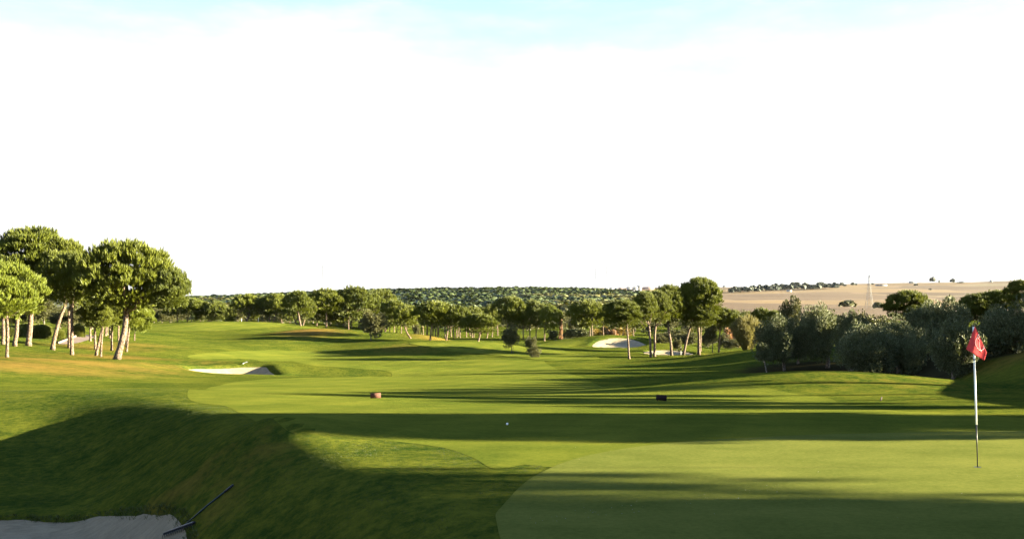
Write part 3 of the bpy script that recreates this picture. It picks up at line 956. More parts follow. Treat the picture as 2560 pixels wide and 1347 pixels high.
pm(1195, 876, 1202, 828, [(1197, 786, 832, 82)], "low bright umbrella pine alone at the end of the ridge", rpx=2.4, Y=154,
   forks=[((0.25, 0, 2.2), (-0.7, .2, 3.1), .07)])
pm(1180, 843, 1180, 812, [(1180, 768, 815, 58)], "round pine set back above the low bright one", Y=232, rpx=1.7)
pm(1217, 846, 1222, 815, [(1224, 774, 818, 34)], "small pine with leaning pale trunk behind the ridge", Y=228, rpx=1.6)
pm(1261, 842, 1272, 800, [(1275, 744, 806, 74)], "tall pine with forked trunk behind the two small oaks", Y=222, rpx=2.1)
pm(1308, 845, 1308, 808, [(1305, 764, 812, 50)], "pine with thin straight trunk above the small bushy oak", Y=222, rpx=1.6)
pm(1325, 844, 1324, 806, [(1330, 757, 812, 52)], "pine in the middle of the clump beyond the small oaks", Y=224, rpx=1.6)
pm(1340, 845, 1340, 806, [(1352, 760, 814, 46)], "pine with slender trunk near the clump's outer edge", Y=222, rpx=1.6)
pm(1361, 848, 1362, 812, [(1375, 764, 822, 44)], "bright rounded pine closing the clump beside the russet poplar", Y=218, rpx=1.9, mat="pine_pale")
px_tree("oak_tree", 1279, 886, 1279, 862, [(1278, 810, 867, 56)], "small oak on a thin double stem by the fairway", rpx=1.3, crown_set=OAK, mat="oak", bark="bark_dark", limbs=2, group="small oaks standing on the fairway", Y=140,
        forks=[((0.22, 0, 0), (.18, 0, 1.3), .05)])
px_tree("oak_tree", 1330, 897, 1330, 880, [(1328, 834, 872, 36), (1334, 858, 897, 42)], "small oak bushy right down to the grass", rpx=1.3, crown_set=OAK, mat="oak", bark="bark_dark", limbs=0, group="small oaks standing on the fairway", Y=131)
ROW = [(948, 250), (954, 262), (974, 248), (985, 258), (991, 245), (1052, 246), (1058, 255), (1066, 232), (1069, 240), (1082, 244), (1089, 228), (1095, 236), (1097, 250), (1113, 226), (1128, 240),
       (1135, 228), (1142, 231), (1146, 244), (1150, 229), (1166, 236), (1175, 250), (1184, 234), (1198, 245), (1230, 238), (1244, 252), (962, 252), (1003, 256), (1018, 248), (857, 250), (842, 256), (864, 244)]
for k, (bx, Y) in enumerate(ROW):
    c = bx + RNG.uniform(-4, 6)
    tp = RNG.uniform(766, 780) if bx > 930 else RNG.uniform(750, 775)
    pm(bx, 0, bx + RNG.uniform(-3, 3), 806, [(c, tp, 812, RNG.uniform(34, 48))], "slim pine in the back row across the fairway, crown merged with its neighbours", Y=Y, rpx=1.5, crown_set=PINE_FAR, limbs=0, group="slim pines in the merged back row")

# --- pines around the far bunkers
G2 = "pines around the far bunkers"
pm(1481, 849, 1480, 800, [(1468, 749, 815, 78)], "rounded pine between the russet poplar and the far bunkers", Y=214, rpx=2.0, group=G2)
pm(1476, 849, 1475, 815, [(1452, 782, 818, 40)], "shaded low pine under the rounded one", Y=217, rpx=1.8, group=G2)
pm(1509, 849, 1507, 800, [(1513, 762, 812, 44)], "pine with pale leaning trunk before ochre reeds", Y=216, rpx=1.7, group=G2)
pm(1519, 847, 1520, 808, [(1525, 768, 815, 40)], "thin dark pine next to the pale leaning trunk", Y=222, rpx=1.6, group=G2)
pm(1538, 847, 1538, 806, [(1540, 765, 815, 44)], "straight dark pine in front of the yellow reeds", Y=222, rpx=1.6, group=G2)
pm(1556, 846, 1560, 806, [(1580, 768, 815, 44)], "leaning dark pine at the end of the yellow reeds", Y=224, rpx=1.6, group=G2)
pm(1584, 846, 1583, 812, [(1600, 770, 818, 44)], "slender pine hidden behind the far bunker bank", Y=224, rpx=1.6, group=G2)
pn(1573, 907, 1567, 814, [(1556, 744, 815, 100)], "very dark umbrella pine standing nearest before the far bunkers", rpx=3.0, group=G2, Y=124)
pn(1627, 897, 1623, 816, [(1612, 730, 800, 70)], "dark pine with upright trunk by the small bunker", rpx=3.4, group=G2, Y=134)
pn(1636, 896, 1641, 805, [(1643, 722, 806, 76)], "pine whose trunk bends beside the upright one", rpx=3.4, group=G2, bend=-.12, Y=137)
pn(1679, 891, 1669, 796, [(1672, 710, 803, 82)], "pine with trunk leaning back over the small bunker", rpx=3.6, group=G2, Y=140)
pn(1747, 880, 1745, 780, [(1752, 689, 786, 122), (1745, 760, 815, 96)], "highest pine of the bunker group with sunlit rounded crown", rpx=4.2, group=G2, limbs=7, Y=142)
pn(1709, 886, 1735, 791, [(1722, 712, 790, 66)], "pine with trunk slanting sharply towards the highest one", rpx=3.4, group=G2, bend=-.2, Y=141)
pm(1752, 874, 1752, 800, [(1765, 770, 818, 60)], "thin pine behind the highest one's trunk", rpx=2.0, group=G2, Y=152)
pm(1797, 877, 1800, 816, [(1809, 768, 820, 60)], "pine with fairly dark crown apart from the bunker group", rpx=2.4, group=G2, Y=150)
px_tree("oak_tree", 1781, 876, 1781, 858, [(1779, 808, 862, 44)], "small dark oak by the cart path", rpx=1.3, crown_set=OAK, mat="oak", bark="bark_dark", limbs=2, group=G2, Y=150)
px_tree("oak_tree", 1699, 887, 1697, 868, [(1694, 838, 876, 26)], "young staked tree beside the small bunker", rpx=0.9, crown_set=OAK, mat="oak", bark="bark_dark", limbs=2, group=G2, Y=143)
for bx, tp, w, Y, lb in ((1836, 778, 40, 210, "pine top between the lone dark-crowned pine and the broom"), (1870, 778, 50, 205, "pine top directly over the broom"), (1905, 772, 56, 200, "broadest pine top past the broom"), (1935, 778, 44, 196, "pine top touching the round dark oak"), (1850, 790, 40, 190, "lowest pine top half hidden by the broom")):
    pm(bx, 0, bx, 812, [(bx, tp, 822, w)], lb, Y=Y, rpx=1.8, group="pine tops beyond the broom")

# --- olive grove on the right
G3 = "olive trees of the grove behind the flag"
def ol(bx, by, tx, ty, cr, label, **k):
    k.setdefault("crown_set", OLIVE)
    cr = [(c, t, b + (0 if w < 50 else 10), w * 1.05) for c, t, b, w in cr]
    return px_tree("olive_tree", bx, by, tx, ty, cr, label, mat="olive", bark="olive_bark", limbs=k.pop("limbs", 4), group=G3, **k)
ol(1919, 936, 1908, 895, [(1906, 862, 898, 40)], "small young olive with crooked bare stem", crown_set=OLIVE_S, rpx=2.2, bend=.08, limbs=2, Y=70)
ol(1961, 907, 1958, 880, [(1948, 793, 892, 122)], "rounded olive next to the young one, its crown evenly lit", rpx=4.0, Y=92)
ol(2070, 890, 2070, 865, [(2040, 765, 885, 112)], "shaded olive with silvery top behind the rounded one", rpx=6, Y=92)
ol(2130, 890, 2130, 860, [(2130, 772, 880, 96)], "olive with pale flecked crown in the middle of the grove", rpx=5, Y=88)
ol(2161, 934, 2170, 900, [(2165, 812, 922, 150)], "low spreading dark olive with slanting trunk near the mound", rpx=5.5, Y=66, bend=.1)
ol(2248, 912, 2246, 885, [(2235, 795, 905, 150)], "dark olive with sunlit strip of trunk", rpx=6, Y=70)
ol(2330, 905, 2335, 850, [(2352, 740, 880, 160)], "tallest olive with broad pale silver crown", rpx=7, Y=74)
ol(2385, 950, 2384, 915, [(2385, 800, 930, 140)], "olive with gnarled short trunk just behind the flag", rpx=7, Y=56)
ol(2502, 912, 2495, 870, [(2515, 752, 890, 165)], "big olive with twin gnarled trunks at the frame edge", rpx=10, Y=58, forks=[((.35, 0, .0), (.55, .1, 1.0), .16)])
ol(2590, 905, 2590, 860, [(2600, 760, 890, 130)], "olive half cut off by the frame edge", rpx=9, Y=62)
ol(2285, 925, 2290, 900, [(2275, 838, 925, 80)], "low dark olive filling the gap behind the sunlit trunk", rpx=4, Y=66)
ol(2440, 900, 2440, 870, [(2440, 800, 900, 90)], "olive in deep shade between the flag and the twin trunks", rpx=5, Y=70)
ol(1995, 900, 1996, 880, [(1996, 815, 890, 60)], "narrow olive squeezed beside the rounded one", rpx=3.5, Y=97)
pn(2270, 900, 2270, 800, [(2270, 722, 800, 118)], "dark green pine dome rising behind the olives", rpx=6, Y=98, group="pines behind the olive grove")
pn(2462, 900, 2462, 800, [(2445, 728, 800, 100), (2490, 722, 795, 95)], "wide dark green double pine dome above the big olive", rpx=6, Y=92, group="pines behind the olive grove")
pn(2552, 890, 2552, 790, [(2550, 696, 770, 64)], "black silhouetted pine top at the frame edge", rpx=6, Y=88, group="pines behind the olive grove")
px_tree("oak_tree", 1978, 860, 1978, 815, [(1978, 737, 818, 66)], "round dark oak rising above the olives", crown_set=OAK, mat="oak", bark="bark_dark", rpx=2.5, Y=150)

# --- grove outside the frame on the right: it throws the shade that crosses the course
G4 = "shade trees on the rise beside the green"
def off(x, Y, h, w, zc, label, olive=False):
    z = float(Hm(x, Y))
    cr = [(0, 0, h * zc, w, h * (1 - zc))]
    if zc < .3 and not olive: cr = [(0, 0, h * zc, w * .92, h * .55), (0, 0, h * .42, w, h * .58)]
    return tree("olive_tree" if olive else "pine_tree", (x, Y, z), cr, label, group=G4, crown_set=OLIVE if olive else PINE_NEAR, mat="olive" if olive else "pine", bark="olive_bark" if olive else "bark", r0=0.2, limbs=4)
for x, Y, h, w, zc in ((30, 22.3, 8.5, 6.0, .06), (40, 22.4, 13, 5.6, .3), (50, 23.2, 15, 5.8, .3), (27, 9.3, 8.5, 8.0, .06), (42, 12.4, 12.2, 8.8, .33), (37, 10.6, 9.5, 7.0, .25), (30, 2, 10, 8, .1), (52, 10.5, 17, 9, .4), (25, -5, 9, 8, .1)):
    off(x, Y, h, w, zc, "tall pine on the rise beside the green, out of the frame")
for x, Y, h, w, zc in ((19.0, 29.5, 2.8, 4, .1), (23, 33.5, 3.0, 3.4, .1), (28, 36.4, 5.0, 2.6, .3), (32, 39.5, 6.0, 2.6, .3), (29, 42.6, 5.5, 2.4, .3), (36, 45.3, 7, 2.8, .35), (30, 48, 5.5, 2.6, .3), (34, 52, 5.5, 4, .15), (33, 57, 4.6, 5, .1),
                       (36, 62, 4.6, 6, .1), (39, 67, 4.6, 5, .1), (42, 72, 4.6, 6, .1), (44, 78, 4.8, 6.5, .1), (47, 84, 5, 6, .1), (51, 92, 5.5, 7, .1)):
    off(x, Y, h, w, zc, "tree of the grove that carries on beyond the frame edge", True)
for x, Y, h, w, zc in ((56, 99, 7, 7, .2), (60, 106, 8, 7, .3), (68, 116, 9, 7, .35), (76, 128, 10, 7, .35), (84, 140, 10, 8, .35), (90, 152, 10, 7, .35), (96, 166, 10, 8, .35)):
    off(x, Y, h, w, zc, "tree of the grove that carries on beyond the frame edge")

# --- shrubs, hedges, poplar, broom
def shrub(px, Y, ct, cb, w, mat, label, kind="bush", group=None, cs=None, cat="bush"):
    b = spot(px, Y)
    s = F / Y
    h = max(0.5, (HY - ct) / s - b[2])
    me = with_mat(random.choice(cs or BUSH), mat)
    W, Hh = DIM[me.name]
    root = tag(empty(kind, b), label, cat, group)
    o = link("foliage", me, None, root, (0, 0, -0.06 * h))
    o.scale = (w / s / W, w / s / W, h / Hh)
    o.rotation_euler = (0, 0, random.random() * 6.28)
    st = [tube([(0, 0, -.05), (.04 * h * math.cos(a), .04 * h * math.sin(a), h * .3), (.16 * h * math.cos(a), .16 * h * math.sin(a), h * .62)], [.03 * h * .6, .02 * h * .6, .008 * h * .6], 5) for a in (0.4, 2.5, 4.6)]
    link("stem", make_mesh("stem", *join(st), smooth=True), M["bark_dark"], root)
    return root
for px, tp, w, Y, lb in ((1488, 818, 40, 236, "ochre autumn bush between the rounded pine and the pale leaning trunk"), (1508, 812, 34, 240, "ochre autumn bush right behind the pale leaning trunk"), (1545, 806, 44, 238, "largest yellow reed bush behind the straight dark pine"),
                     (1566, 815, 34, 240, "yellow reed bush at the far bunker bank's end"), (1432, 795, 22, 300, "small yellow bush up among the belt oaks past the russet poplar")):
    shrub(px, Y, tp, 0, w, "ochre", lb, group="yellow autumn bushes")
for px, tp, w, Y, lb in ((566, 805, 26, 275, "russet bush beside the drooping dense pine of the side fairway"), (632, 815, 16, 262, "low russet bush at the foot of the stout dark trunk"), (1530, 822, 28, 235, "russet bush between the two yellow reed clumps"),
                     (1825, 815, 30, 175, "taller russet bush close to the broom"), (1843, 822, 24, 172, "shorter russet bush touching the broom")):
    shrub(px, Y, tp, 0, w, "russet", lb, group="russet bushes behind the pines")
for px, tp, w, Y, lb in ((1380, 822, 30, 225, "pale grey green bush between the pine clump and the russet poplar"), (1410, 828, 26, 222, "lowest pale bush right at the russet poplar's foot"), (1425, 818, 40, 226, "pale rounded bush next after the russet poplar"),
                     (1445, 815, 46, 230, "biggest pale grey green bush beyond the russet poplar"), (1465, 826, 36, 228, "pale bush under the rounded pine's crown")):
    shrub(px, Y, tp, 0, w, "olive", lb, group="pale bushes by the poplar")
for px, tp, w, Y, lb in ((1660, 822, 50, 172, "dull green bush behind the trunk that bends"), (1690, 812, 60, 175, "tall dull bush between the back-leaning trunk and the slanting one"), (1715, 820, 60, 170, "wide dull bush behind the sharply slanting trunk"), (1650, 835, 40, 168, "low dull bush beside the bending trunk's foot"),
                     (1770, 828, 40, 168, "dull bush behind the small dark oak at the path"), (1810, 830, 40, 165, "dull bush behind the pine apart from the bunker group"), (1830, 838, 50, 160, "low wide dull bush next to the broom's foot")):
    shrub(px, Y, tp, 0, w, "oak", lb, group="thicket bushes behind the far cart path", cs=OAK)
# backdrop of evergreen oaks behind the pine rows
for k in range(84):
    px = 380 + k * 18.6 + random.uniform(-9, 9)
    Y = random.uniform(285, 345)
    tp = random.uniform(768, 800)
    b = spot(px, Y)
    s = F / Y
    h = (HY - tp) / s - b[2]
    w = random.uniform(26, 46) / s
    tree("oak_tree", b, [(0, 0, h * .06, w * 1.15, h * .98)], "dark holm oak in the thick belt behind the pine rows", group="holm oaks of the belt behind the pines", crown_set=OAK_FAR, mat=random.choice(["oak", "oak", "oak", "far_wood"]), bark="bark_dark", r0=.16, limbs=0)
for k in range(26):
    px = 1560 + k * 30 + random.uniform(-12, 12)
    Y = random.uniform(185, 330) if px > 1850 else random.uniform(235, 330)
    tp = random.uniform(775, 802)
    b = spot(px, Y)
    s = F / Y
    h = (HY - tp) / s - b[2]
    w = random.uniform(36, 60) / s
    tree("oak_tree", b, [(0, 0, h * .06, w, h * .98)], "dark oak between the farmland and the course", group="oaks between the farmland and the course", crown_set=OAK_FAR, mat="oak", bark="bark_dark", r0=.16, limbs=0)
# dark trees and bank bushes behind the left pines
for px, tp, w, Y, lb in ((110, 745, 90, 150, "dark oak filling the gap behind the strongly leaning trunk"), (150, 770, 80, 140, "dark oak behind the domed clipped hedge"), (190, 765, 70, 146, "dark oak above the upright hedge at the path bend"), (40, 770, 90, 150, "dark oak behind the long low clipped hedge"),
                     (230, 780, 60, 160, "dark oak beyond the cart path bend"), (-20, 750, 90, 150, "dark oak cut by the frame behind the bank's pines"), (385, 768, 50, 290, "dark oak just past the low bushy pine, second of the four beyond the crest"), (405, 770, 50, 285, "dark oak third of the four beyond the side fairway crest"), (425, 775, 46, 288, "dark oak touching the one thin trunk pine"), (370, 765, 50, 300, "dark oak half hidden by the tallest pine's crown")):
    b = spot(px, Y)
    s = F / Y
    h = (HY - tp) / s - b[2]
    tree("oak_tree", b, [(0, 0, h * .05, w / s, h * .98)], lb, group="dark oaks behind the left bank", crown_set=OAK, mat="oak", bark="bark_dark", r0=.16, limbs=0)

def poplar(px, Y, ct, w, label):
    b = spot(px, Y)
    s = F / Y
    h = (HY - ct) / s - b[2]
    root = tag(empty("poplar_tree", b), label, "tree")
    rng = np.random.default_rng(5)
    link("trunk", make_mesh("trunk", *tube([(0, 0, -.1), (0.05, 0, h * .4), (0, 0, h * .95)], [.16, .11, .02], 7), smooth=True), M["bark"], root)
    br = []
    for k in range(38):
        z = h * rng.uniform(.03, .7)
        a = rng.random() * 6.28
        r = w / s * .5 * (1 - 0.6 * z / h)
        L = h * rng.uniform(.2, .34)
        br.append(tube([(0, 0, z), (r * .7 * math.cos(a), r * .7 * math.sin(a), z + L * .4), (r * math.cos(a), r * math.sin(a), min(h, z + L))], [.05, .035, .01], 4))
    link("branches", make_mesh("branches", *join(br)), M["bark"], root)
    n = 260
    z = rng.uniform(.08, 1, n) * h
    a = rng.random(n) * 6.28
    r = w / s * .5 * np.sqrt(rng.random(n)) * (1.05 - .75 * z / h)
    P = np.stack([r * np.cos(a), r * np.sin(a), z - .3], -1)
    D = np.stack([np.cos(a) * .2, np.sin(a) * .2, np.ones(n)], -1)
    v, f = tufts(P, D, np.full(n, .5), np.full(n, .08), 4, .06, rng)
    link("foliage", make_mesh("foliage", v, f), M["russet"], root)
poplar(1402, 219, 780, 11, "narrow russet bare poplar standing at the fairway's end")
poplar(1036, 300, 798, 12, "faint russet bare poplar far behind the back row")

def broom(px, py, Y, ct, w):
    b = spot(px, Y)
    s = F / Y
    h = (HY - ct) / s - b[2]
    root = tag(empty("broom_bush", b), "tall feathery broom bush with fanning olive yellow stems", "bush")
    rng = np.random.default_rng(8)
    n = 5200
    a = rng.random(n) * 6.28
    u = rng.random(n) ** .55
    t = rng.random(n) ** .6
    R = w / s * .5
    lobe = 1 + .18 * np.sin(3 * a + 1) + .12 * np.sin(7 * a)
    P = np.stack([np.cos(a) * u * R * lobe * (.10 + .90 * t ** 1.2), np.sin(a) * u * R * lobe * (.10 + .90 * t ** 1.2), h * (.02 + .84 * t * (1 - .38 * u * u) * (1 + .1 * np.sin(5 * a)))], -1)
    D = np.stack([np.cos(a) * u * .45, np.sin(a) * u * .45, np.ones(n)], -1) + rng.normal(0, .1, (n, 3))
    v, f = tufts(P, D, np.full(n, .62), np.full(n, .07), 4, .035, rng)
    link("foliage", make_mesh("foliage", v, f), M["retama"], root)
    st = []
    for k in range(9):
        aa = k * .7
        st.append(tube([(.1 * math.cos(aa), .1 * math.sin(aa), -.1), (.3 * R * math.cos(aa), .3 * R * math.sin(aa), h * .3), (.6 * R * math.cos(aa), .6 * R * math.sin(aa), h * .6)], [.06, .045, .02], 5))
    link("stem", make_mesh("stem", *join(st), smooth=True), M["bark_dark"], root)
broom(1868, 876, 135, 784, 82)

def hedge(px, Y, ct, w, label):
    """clipped dome of small leaves"""
    b = spot(px, Y)
    s = F / Y
    h = (HY - ct) / s - b[2]
    root = tag(empty("clipped_hedge", b), label, "hedge", "clipped hedges beside the cart path")
    rng = np.random.default_rng(int(px) + 500)
    n = 3000
    d = sphere_pts(n, rng)
    d[:, 2] = np.abs(d[:, 2])
    q = np.sign(d) * np.abs(d) ** .85
    q /= np.abs(q).max(1)[:, None] ** .2
    P = q * [w / s * .5, w / s * .42, h] * rng.uniform(.93, 1.0, (n, 1))
    v, f = tufts(P, d + rng.normal(0, .3, (n, 3)), np.full(n, .15), np.full(n, .08), 4, .06, rng)
    link("foliage", make_mesh("foliage", v, f), M["hedge"], root)
    k = 8
    uu, vv = np.meshgrid(np.linspace(0, 6.283, 17)[:-1], np.linspace(0, 1.5, k))
    dd = np.stack([np.cos(uu) * np.cos(vv), np.sin(uu) * np.cos(vv), np.sin(vv)], -1).reshape(-1, 3)
    qq = np.sign(dd) * np.abs(dd) ** .85
    qq /= np.abs(qq).max(1)[:, None] ** .2
    qq = qq * [w / s * .47, w / s * .39, h * .95]
    i, j = np.meshgrid(np.arange(k - 1), np.arange(16), indexing='ij')
    fq = np.stack([i * 16 + j, i * 16 + (j + 1) % 16, (i + 1) * 16 + (j + 1) % 16, (i + 1) * 16 + j], -1).reshape(-1, 4)
    link("inner_twigs", make_mesh("inner_twigs", qq, fq, smooth=True), M["oak"], root)
hedge(20, 118, 815, 80, "long low clipped hedge behind the thin pale trunks")
hedge(104, 119, 812, 52, "domed clipped hedge with reddish gap near the path")
hedge(140, 121, 822, 40, "small domed clipped hedge at the kerb")
hedge(196, 128, 811, 28, "upright clipped hedge at the path bend")
hedge(70, 124, 810, 60, "shaded clipped hedge behind the domed one")

# ------------------------------------------------------------------ far wood, groves, farm and town
def leaf_dome(n, rng, w, h):
    """quads lying roughly on a dome: a crown seen from far off"""
    d = sphere_pts(n, rng)
    d[:, 2] = np.abs(d[:, 2]) * 1.1 - 0.25
    lump = 1 + .22 * np.sin(d[:, 0] * 4 + rng.random() * 6) + .2 * np.sin(d[:, 1] * 5 + rng.random() * 6)
    P = d * lump[:, None] * [w * .5, w * .5, h * .42] + [0, 0, h * .56]
    N = d + rng.normal(0, .2, (n, 3))
    N /= np.linalg.norm(N, axis=1)[:, None]
    A = np.cross(N, [0.13, 0.2, 1.0])
    A /= np.linalg.norm(A, axis=1)[:, None] + 1e-9
    B = np.cross(N, A)
    s = (w * rng.uniform(.13, .21, n))[:, None]
    return np.stack([P - A * s - B * s * .6, P + A * s - B * s, P + A * s * .8 + B * s, P - A * s + B * s * .7], 1)

proto = {k: [leaf_dome(36, np.random.default_rng(300 + i), 1.0, 1.0) for i in range(14)] for k in "po"}
pts = []
yy = 452.0
while yy < 985:
    step = 4.7 if yy < 800 else 4.3
    for xx in np.arange(-0.36 * yy, 0.155 * yy, step):
        pts.append((xx + random.uniform(-1.9, 1.9), yy + random.uniform(-1.8, 1.8)))
    yy += step * 0.98
pts = np.array(pts)
ppx = CX + F * pts[:, 0] / pts[:, 1]
edge = np.interp(pts[:, 1], [450, 600, 750, 990], [1720, 1690, 1640, 1600]) + 30 * vnoise(pts[:, 0], pts[:, 1], 60, 8)
pts = pts[(ppx < edge) & (ppx > 330)]
pz = Hm(pts[:, 0], pts[:, 1])
oakish = (vnoise(pts[:, 0], pts[:, 1], 55, 9) + np.interp(CX + F * pts[:, 0] / pts[:, 1], [500, 1150, 1400, 1600], [-.35, -.25, .35, .8]) + np.interp(pts[:, 1], [450, 650, 900], [.45, 0, -.45])) > 0.1
order = np.argsort(pts[:, 1])
single = order[:280]
far_p, far_o = [], []
for n_, i in enumerate(order[280:]):
    ok = oakish[i]
    w = random.uniform(5.4, 8.0) * (1.1 if ok else 1.0)
    h = random.uniform(4.8, 6.8) * (0.85 if ok else 1.0)
    q = random.choice(proto["p"])
    a = random.random() * 6.28
    c, s = math.cos(a), math.sin(a)
    R = np.array([[c, s, 0], [-s, c, 0], [0, 0, 1]])
    (far_o if ok else far_p).append((q.reshape(-1, 3) @ R) * [w, w, h] + [pts[i, 0], pts[i, 1], pz[i]])
for nm, lst, mt, lb in (("far_wood", far_p, "far_wood", "far green pine wood covering the hillside"), ("far_oak_wood", far_o, "oak", "far grey green oak wood on the lower hillside")):
    v = np.concatenate(lst)
    wm_ = make_mesh(nm, v, np.arange(len(v)).reshape(-1, 4), smooth=True)
    nv = np.concatenate([(q - q.mean(0)) * [1, 1, .9] + [0, 0, .8] for q in lst])
    nv /= np.linalg.norm(nv, axis=1)[:, None]
    wm_.normals_split_custom_set_from_vertices(nv.tolist())
    o = link(nm, wm_, M[mt])
    tag(o, lb, "wood", kind="stuff")
FAR1 = [make_mesh("far_tree", q.reshape(-1, 3), np.arange(len(q) * 4).reshape(-1, 4)) for q in [leaf_dome(150, np.random.default_rng(330 + i), 1.0, 1.0) for i in range(6)]]
for i in FAR1: DIM[i.name] = (1.0, 1.0)
for i in single:
    ok = oakish[i]
    me = with_mat(random.choice(FAR1), "oak" if ok else "far_wood")
    o = link("oak_tree" if ok else "pine_tree", me, None, None, (pts[i, 0], pts[i, 1], pz[i]))
    w = random.uniform(4.5, 6.5)
    o.scale = (w, w, random.uniform(4.8, 6.6))
    o.rotation_euler = (0, 0, random.random() * 6.28)
    if ok: tag(o, "round grey green oak at the near edge of the hillside wood", "tree", "oaks at the near edge of the hillside wood")
    else: tag(o, "round green pine at the near edge of the hillside wood", "tree", "pines at the near edge of the hillside wood")

def far_tree(px, py, w, h, label, mat="far_hazed", group=None):
    b = at(px, py, y0=440)
    s = F / b[1]
    o = link("field_tree", with_mat(random.choice(FAR1), mat), None, None, b - [0, 0, 0.3])
    o.scale = (w / s, w / s, h / s)
    o.rotation_euler = (0, 0, random.random() * 6.28)
    tag(o, label, "tree", group)
for k in range(78):
    t = (k + .5) / 78
    px = 1826 + 270 * t + random.uniform(-3, 3)
    py = 734 - 12 * t - random.uniform(0, 8) * (1 - abs(2 * t - 1)) ** .5
    far_tree(px, py, random.uniform(9, 16), random.uniform(9, 16), "tree of the far grove on the tan fields, tinted blue for haze", group="trees of the far grove on the fields")
for px, py, w, h, lb in ((2332, 708, 12, 15, "lone round topped tree on the field skyline"), (2348, 708, 4, 8, "thin small tree beside the lone round one on the skyline"), (2382, 708, 13, 11, "bushy pointed tree on the skyline next to low scrub"),
                         (2403, 708, 15, 4, "low wide scrub on the skyline beside the pointed tree"), (2289, 715, 8, 6, "small round bush in the open field below the hangar"), (2181, 712, 7, 5, "small dark tree on the skyline beside the pylon"),
                         (2132, 715, 9, 9, "dark conifer on the skyline above the far grove"), (2139, 714, 7, 6, "short dark tree next to the skyline conifer"), (2104, 716, 9, 10, "pointed dark tree at the far grove's end on the skyline"),
                         (2112, 716, 7, 5, "low tree between the two skyline conifers"), (2326, 725, 8, 4, "low bush alone in the ploughed field"), (2120, 772, 34, 22, "dark round oak on the field edge behind the olives"),
                         (2196, 775, 22, 20, "grey green bush beside the pylon's foot")):
    far_tree(px, py, w, h, lb, "oak" if py > 750 else "far_hazed")

M["wall_pale"] = plain("pale_render", (0.42, 0.40, 0.37), 0.9, 0.1, 0.3)
M["wall_grey"] = plain("grey_render", (0.26, 0.26, 0.27), 0.9, 0.1, 0.3)
M["wall_pink"] = plain("pink_brick", (0.36, 0.22, 0.19), 0.9, 0.1, 0.3)
M["roof_red"] = plain("clay_roof", (0.30, 0.12, 0.08), 0.9, 0.15, 0.5)
M["roof_grey"] = plain("grey_roof", (0.22, 0.22, 0.23), 0.8, 0.15, 0.5)
M["dark_glass"] = plain("dark_glass", (0.05, 0.06, 0.07), 0.3, 0.1, 1)
M["steel"] = plain("galvanised_steel", (0.20, 0.205, 0.21), 0.5, 0.08, 2, 0.3)

def building(px, py, w, h, wall, label, roof="roof_grey", pitched=False, name="house", group=None):
    b = at(px, py, y0=440)
    s = F / b[1]
    W, Hh, D = w / s, h / s, max(7, w / s * .5)
    root = tag(empty(name, b), label, "building", group)
    root.rotation_euler = (0, 0, random.uniform(-.35, .35))
    wh = Hh * (.68 if pitched else .93)
    link("wall", make_mesh("wall", *box(0, 0, wh / 2 - 1, W, D, wh + 2)), M[wall], root)
    if pitched:
        v = np.array([[-.53 * W, -.55 * D, wh], [.53 * W, -.55 * D, wh], [.53 * W, .55 * D, wh], [-.53 * W, .55 * D, wh], [-.53 * W, 0, Hh], [.53 * W, 0, Hh]])
        link("roof", make_mesh("roof", v, [np.array([[0, 1, 5, 4], [2, 3, 4, 5], [3, 2, 1, 0]]), np.array([[0, 4, 3], [1, 2, 5]])]), M[roof], root)
    else:
        link("roof", make_mesh("roof", *box(0, 0, wh + Hh * .035, W * 1.03, D * 1.03, Hh * .07)), M[roof], root)
    n = int(max(2, min(7, w / 2.2)))
    rows = max(1, int(round(h / 4)))
    wm = make_mesh("window", *box(0, 0, 0, W / n * .5, .25, wh / rows * .45))
    for r in range(rows):
        for c in range(n):
            link("window", wm, M["dark_glass"], root, (W * ((c + .5) / n - .5), -D / 2 - .1, wh * (r + .55) / rows))
for px, py, w, h, wl_, lb, rf, pit in (
        (1516, 727, 12, 7, "wall_grey", "grey low block at the near end of the far town skyline", "roof_grey", False),
        (1529, 727, 12, 8, "wall_pale", "pale block second along the far town skyline", "roof_grey", False),
        (1541, 727, 10, 7, "wall_grey", "grey block in the middle of the far town row", "roof_grey", False),
        (1552, 727, 13, 8, "wall_pink", "pinkish block in the far town row", "roof_grey", False),
        (1573, 726, 10, 9, "wall_grey", "grey square block standing apart in the far town", "roof_grey", False),
        (1588, 727, 12, 10, "wall_grey", "taller grey block beside the bare trees of the town", "roof_grey", False),
        (1598, 727, 9, 13, "wall_grey", "tallest grey block of the far town", "roof_grey", False),
        (1560, 729, 9, 4, "wall_pale", "small house with red roof at the town edge", "roof_red", True),
        (1622, 724, 26, 7, "wall_pink", "long brick coloured block at the far town's end", "roof_red", False),
        (1584, 731, 20, 5, "wall_pale", "long white shed in front of the grey town blocks", "roof_grey", False),
        (1866, 719, 12, 4, "wall_pale", "low pale house on the field skyline", "roof_grey", False),
        (1881, 719, 10, 5, "wall_pale", "cream house on the field skyline before the grove", "roof_red", True),
        (1903, 717, 13, 5, "wall_grey", "grey house at the near end of the far grove", "roof_grey", True),
        (1986, 716, 16, 7, "wall_pale", "large pale house rising out of the far grove", "roof_red", True),
        (2046, 719, 6, 6, "wall_pale", "small white house among the far grove trees", "roof_grey", True),
        (1973, 729, 8, 4, "wall_pale", "tiny white hut below the far grove", "roof_grey", False),
        (1812, 717, 10, 4, "wall_grey", "grey shed on the skyline by the pine", "roof_grey", False),
        (2282, 708, 16, 5, "wall_grey", "grey farm hangar on the skyline", "roof_grey", True),
        (2478, 705, 5, 5, "wall_grey", "small grey hut on the skyline", "roof_grey", False),
        (2203, 715, 26, 4, "wall_grey", "long dark farm shed by the pylon", "roof_grey", False)):
    building(px, py, w, h, wl_, lb, rf, pit)

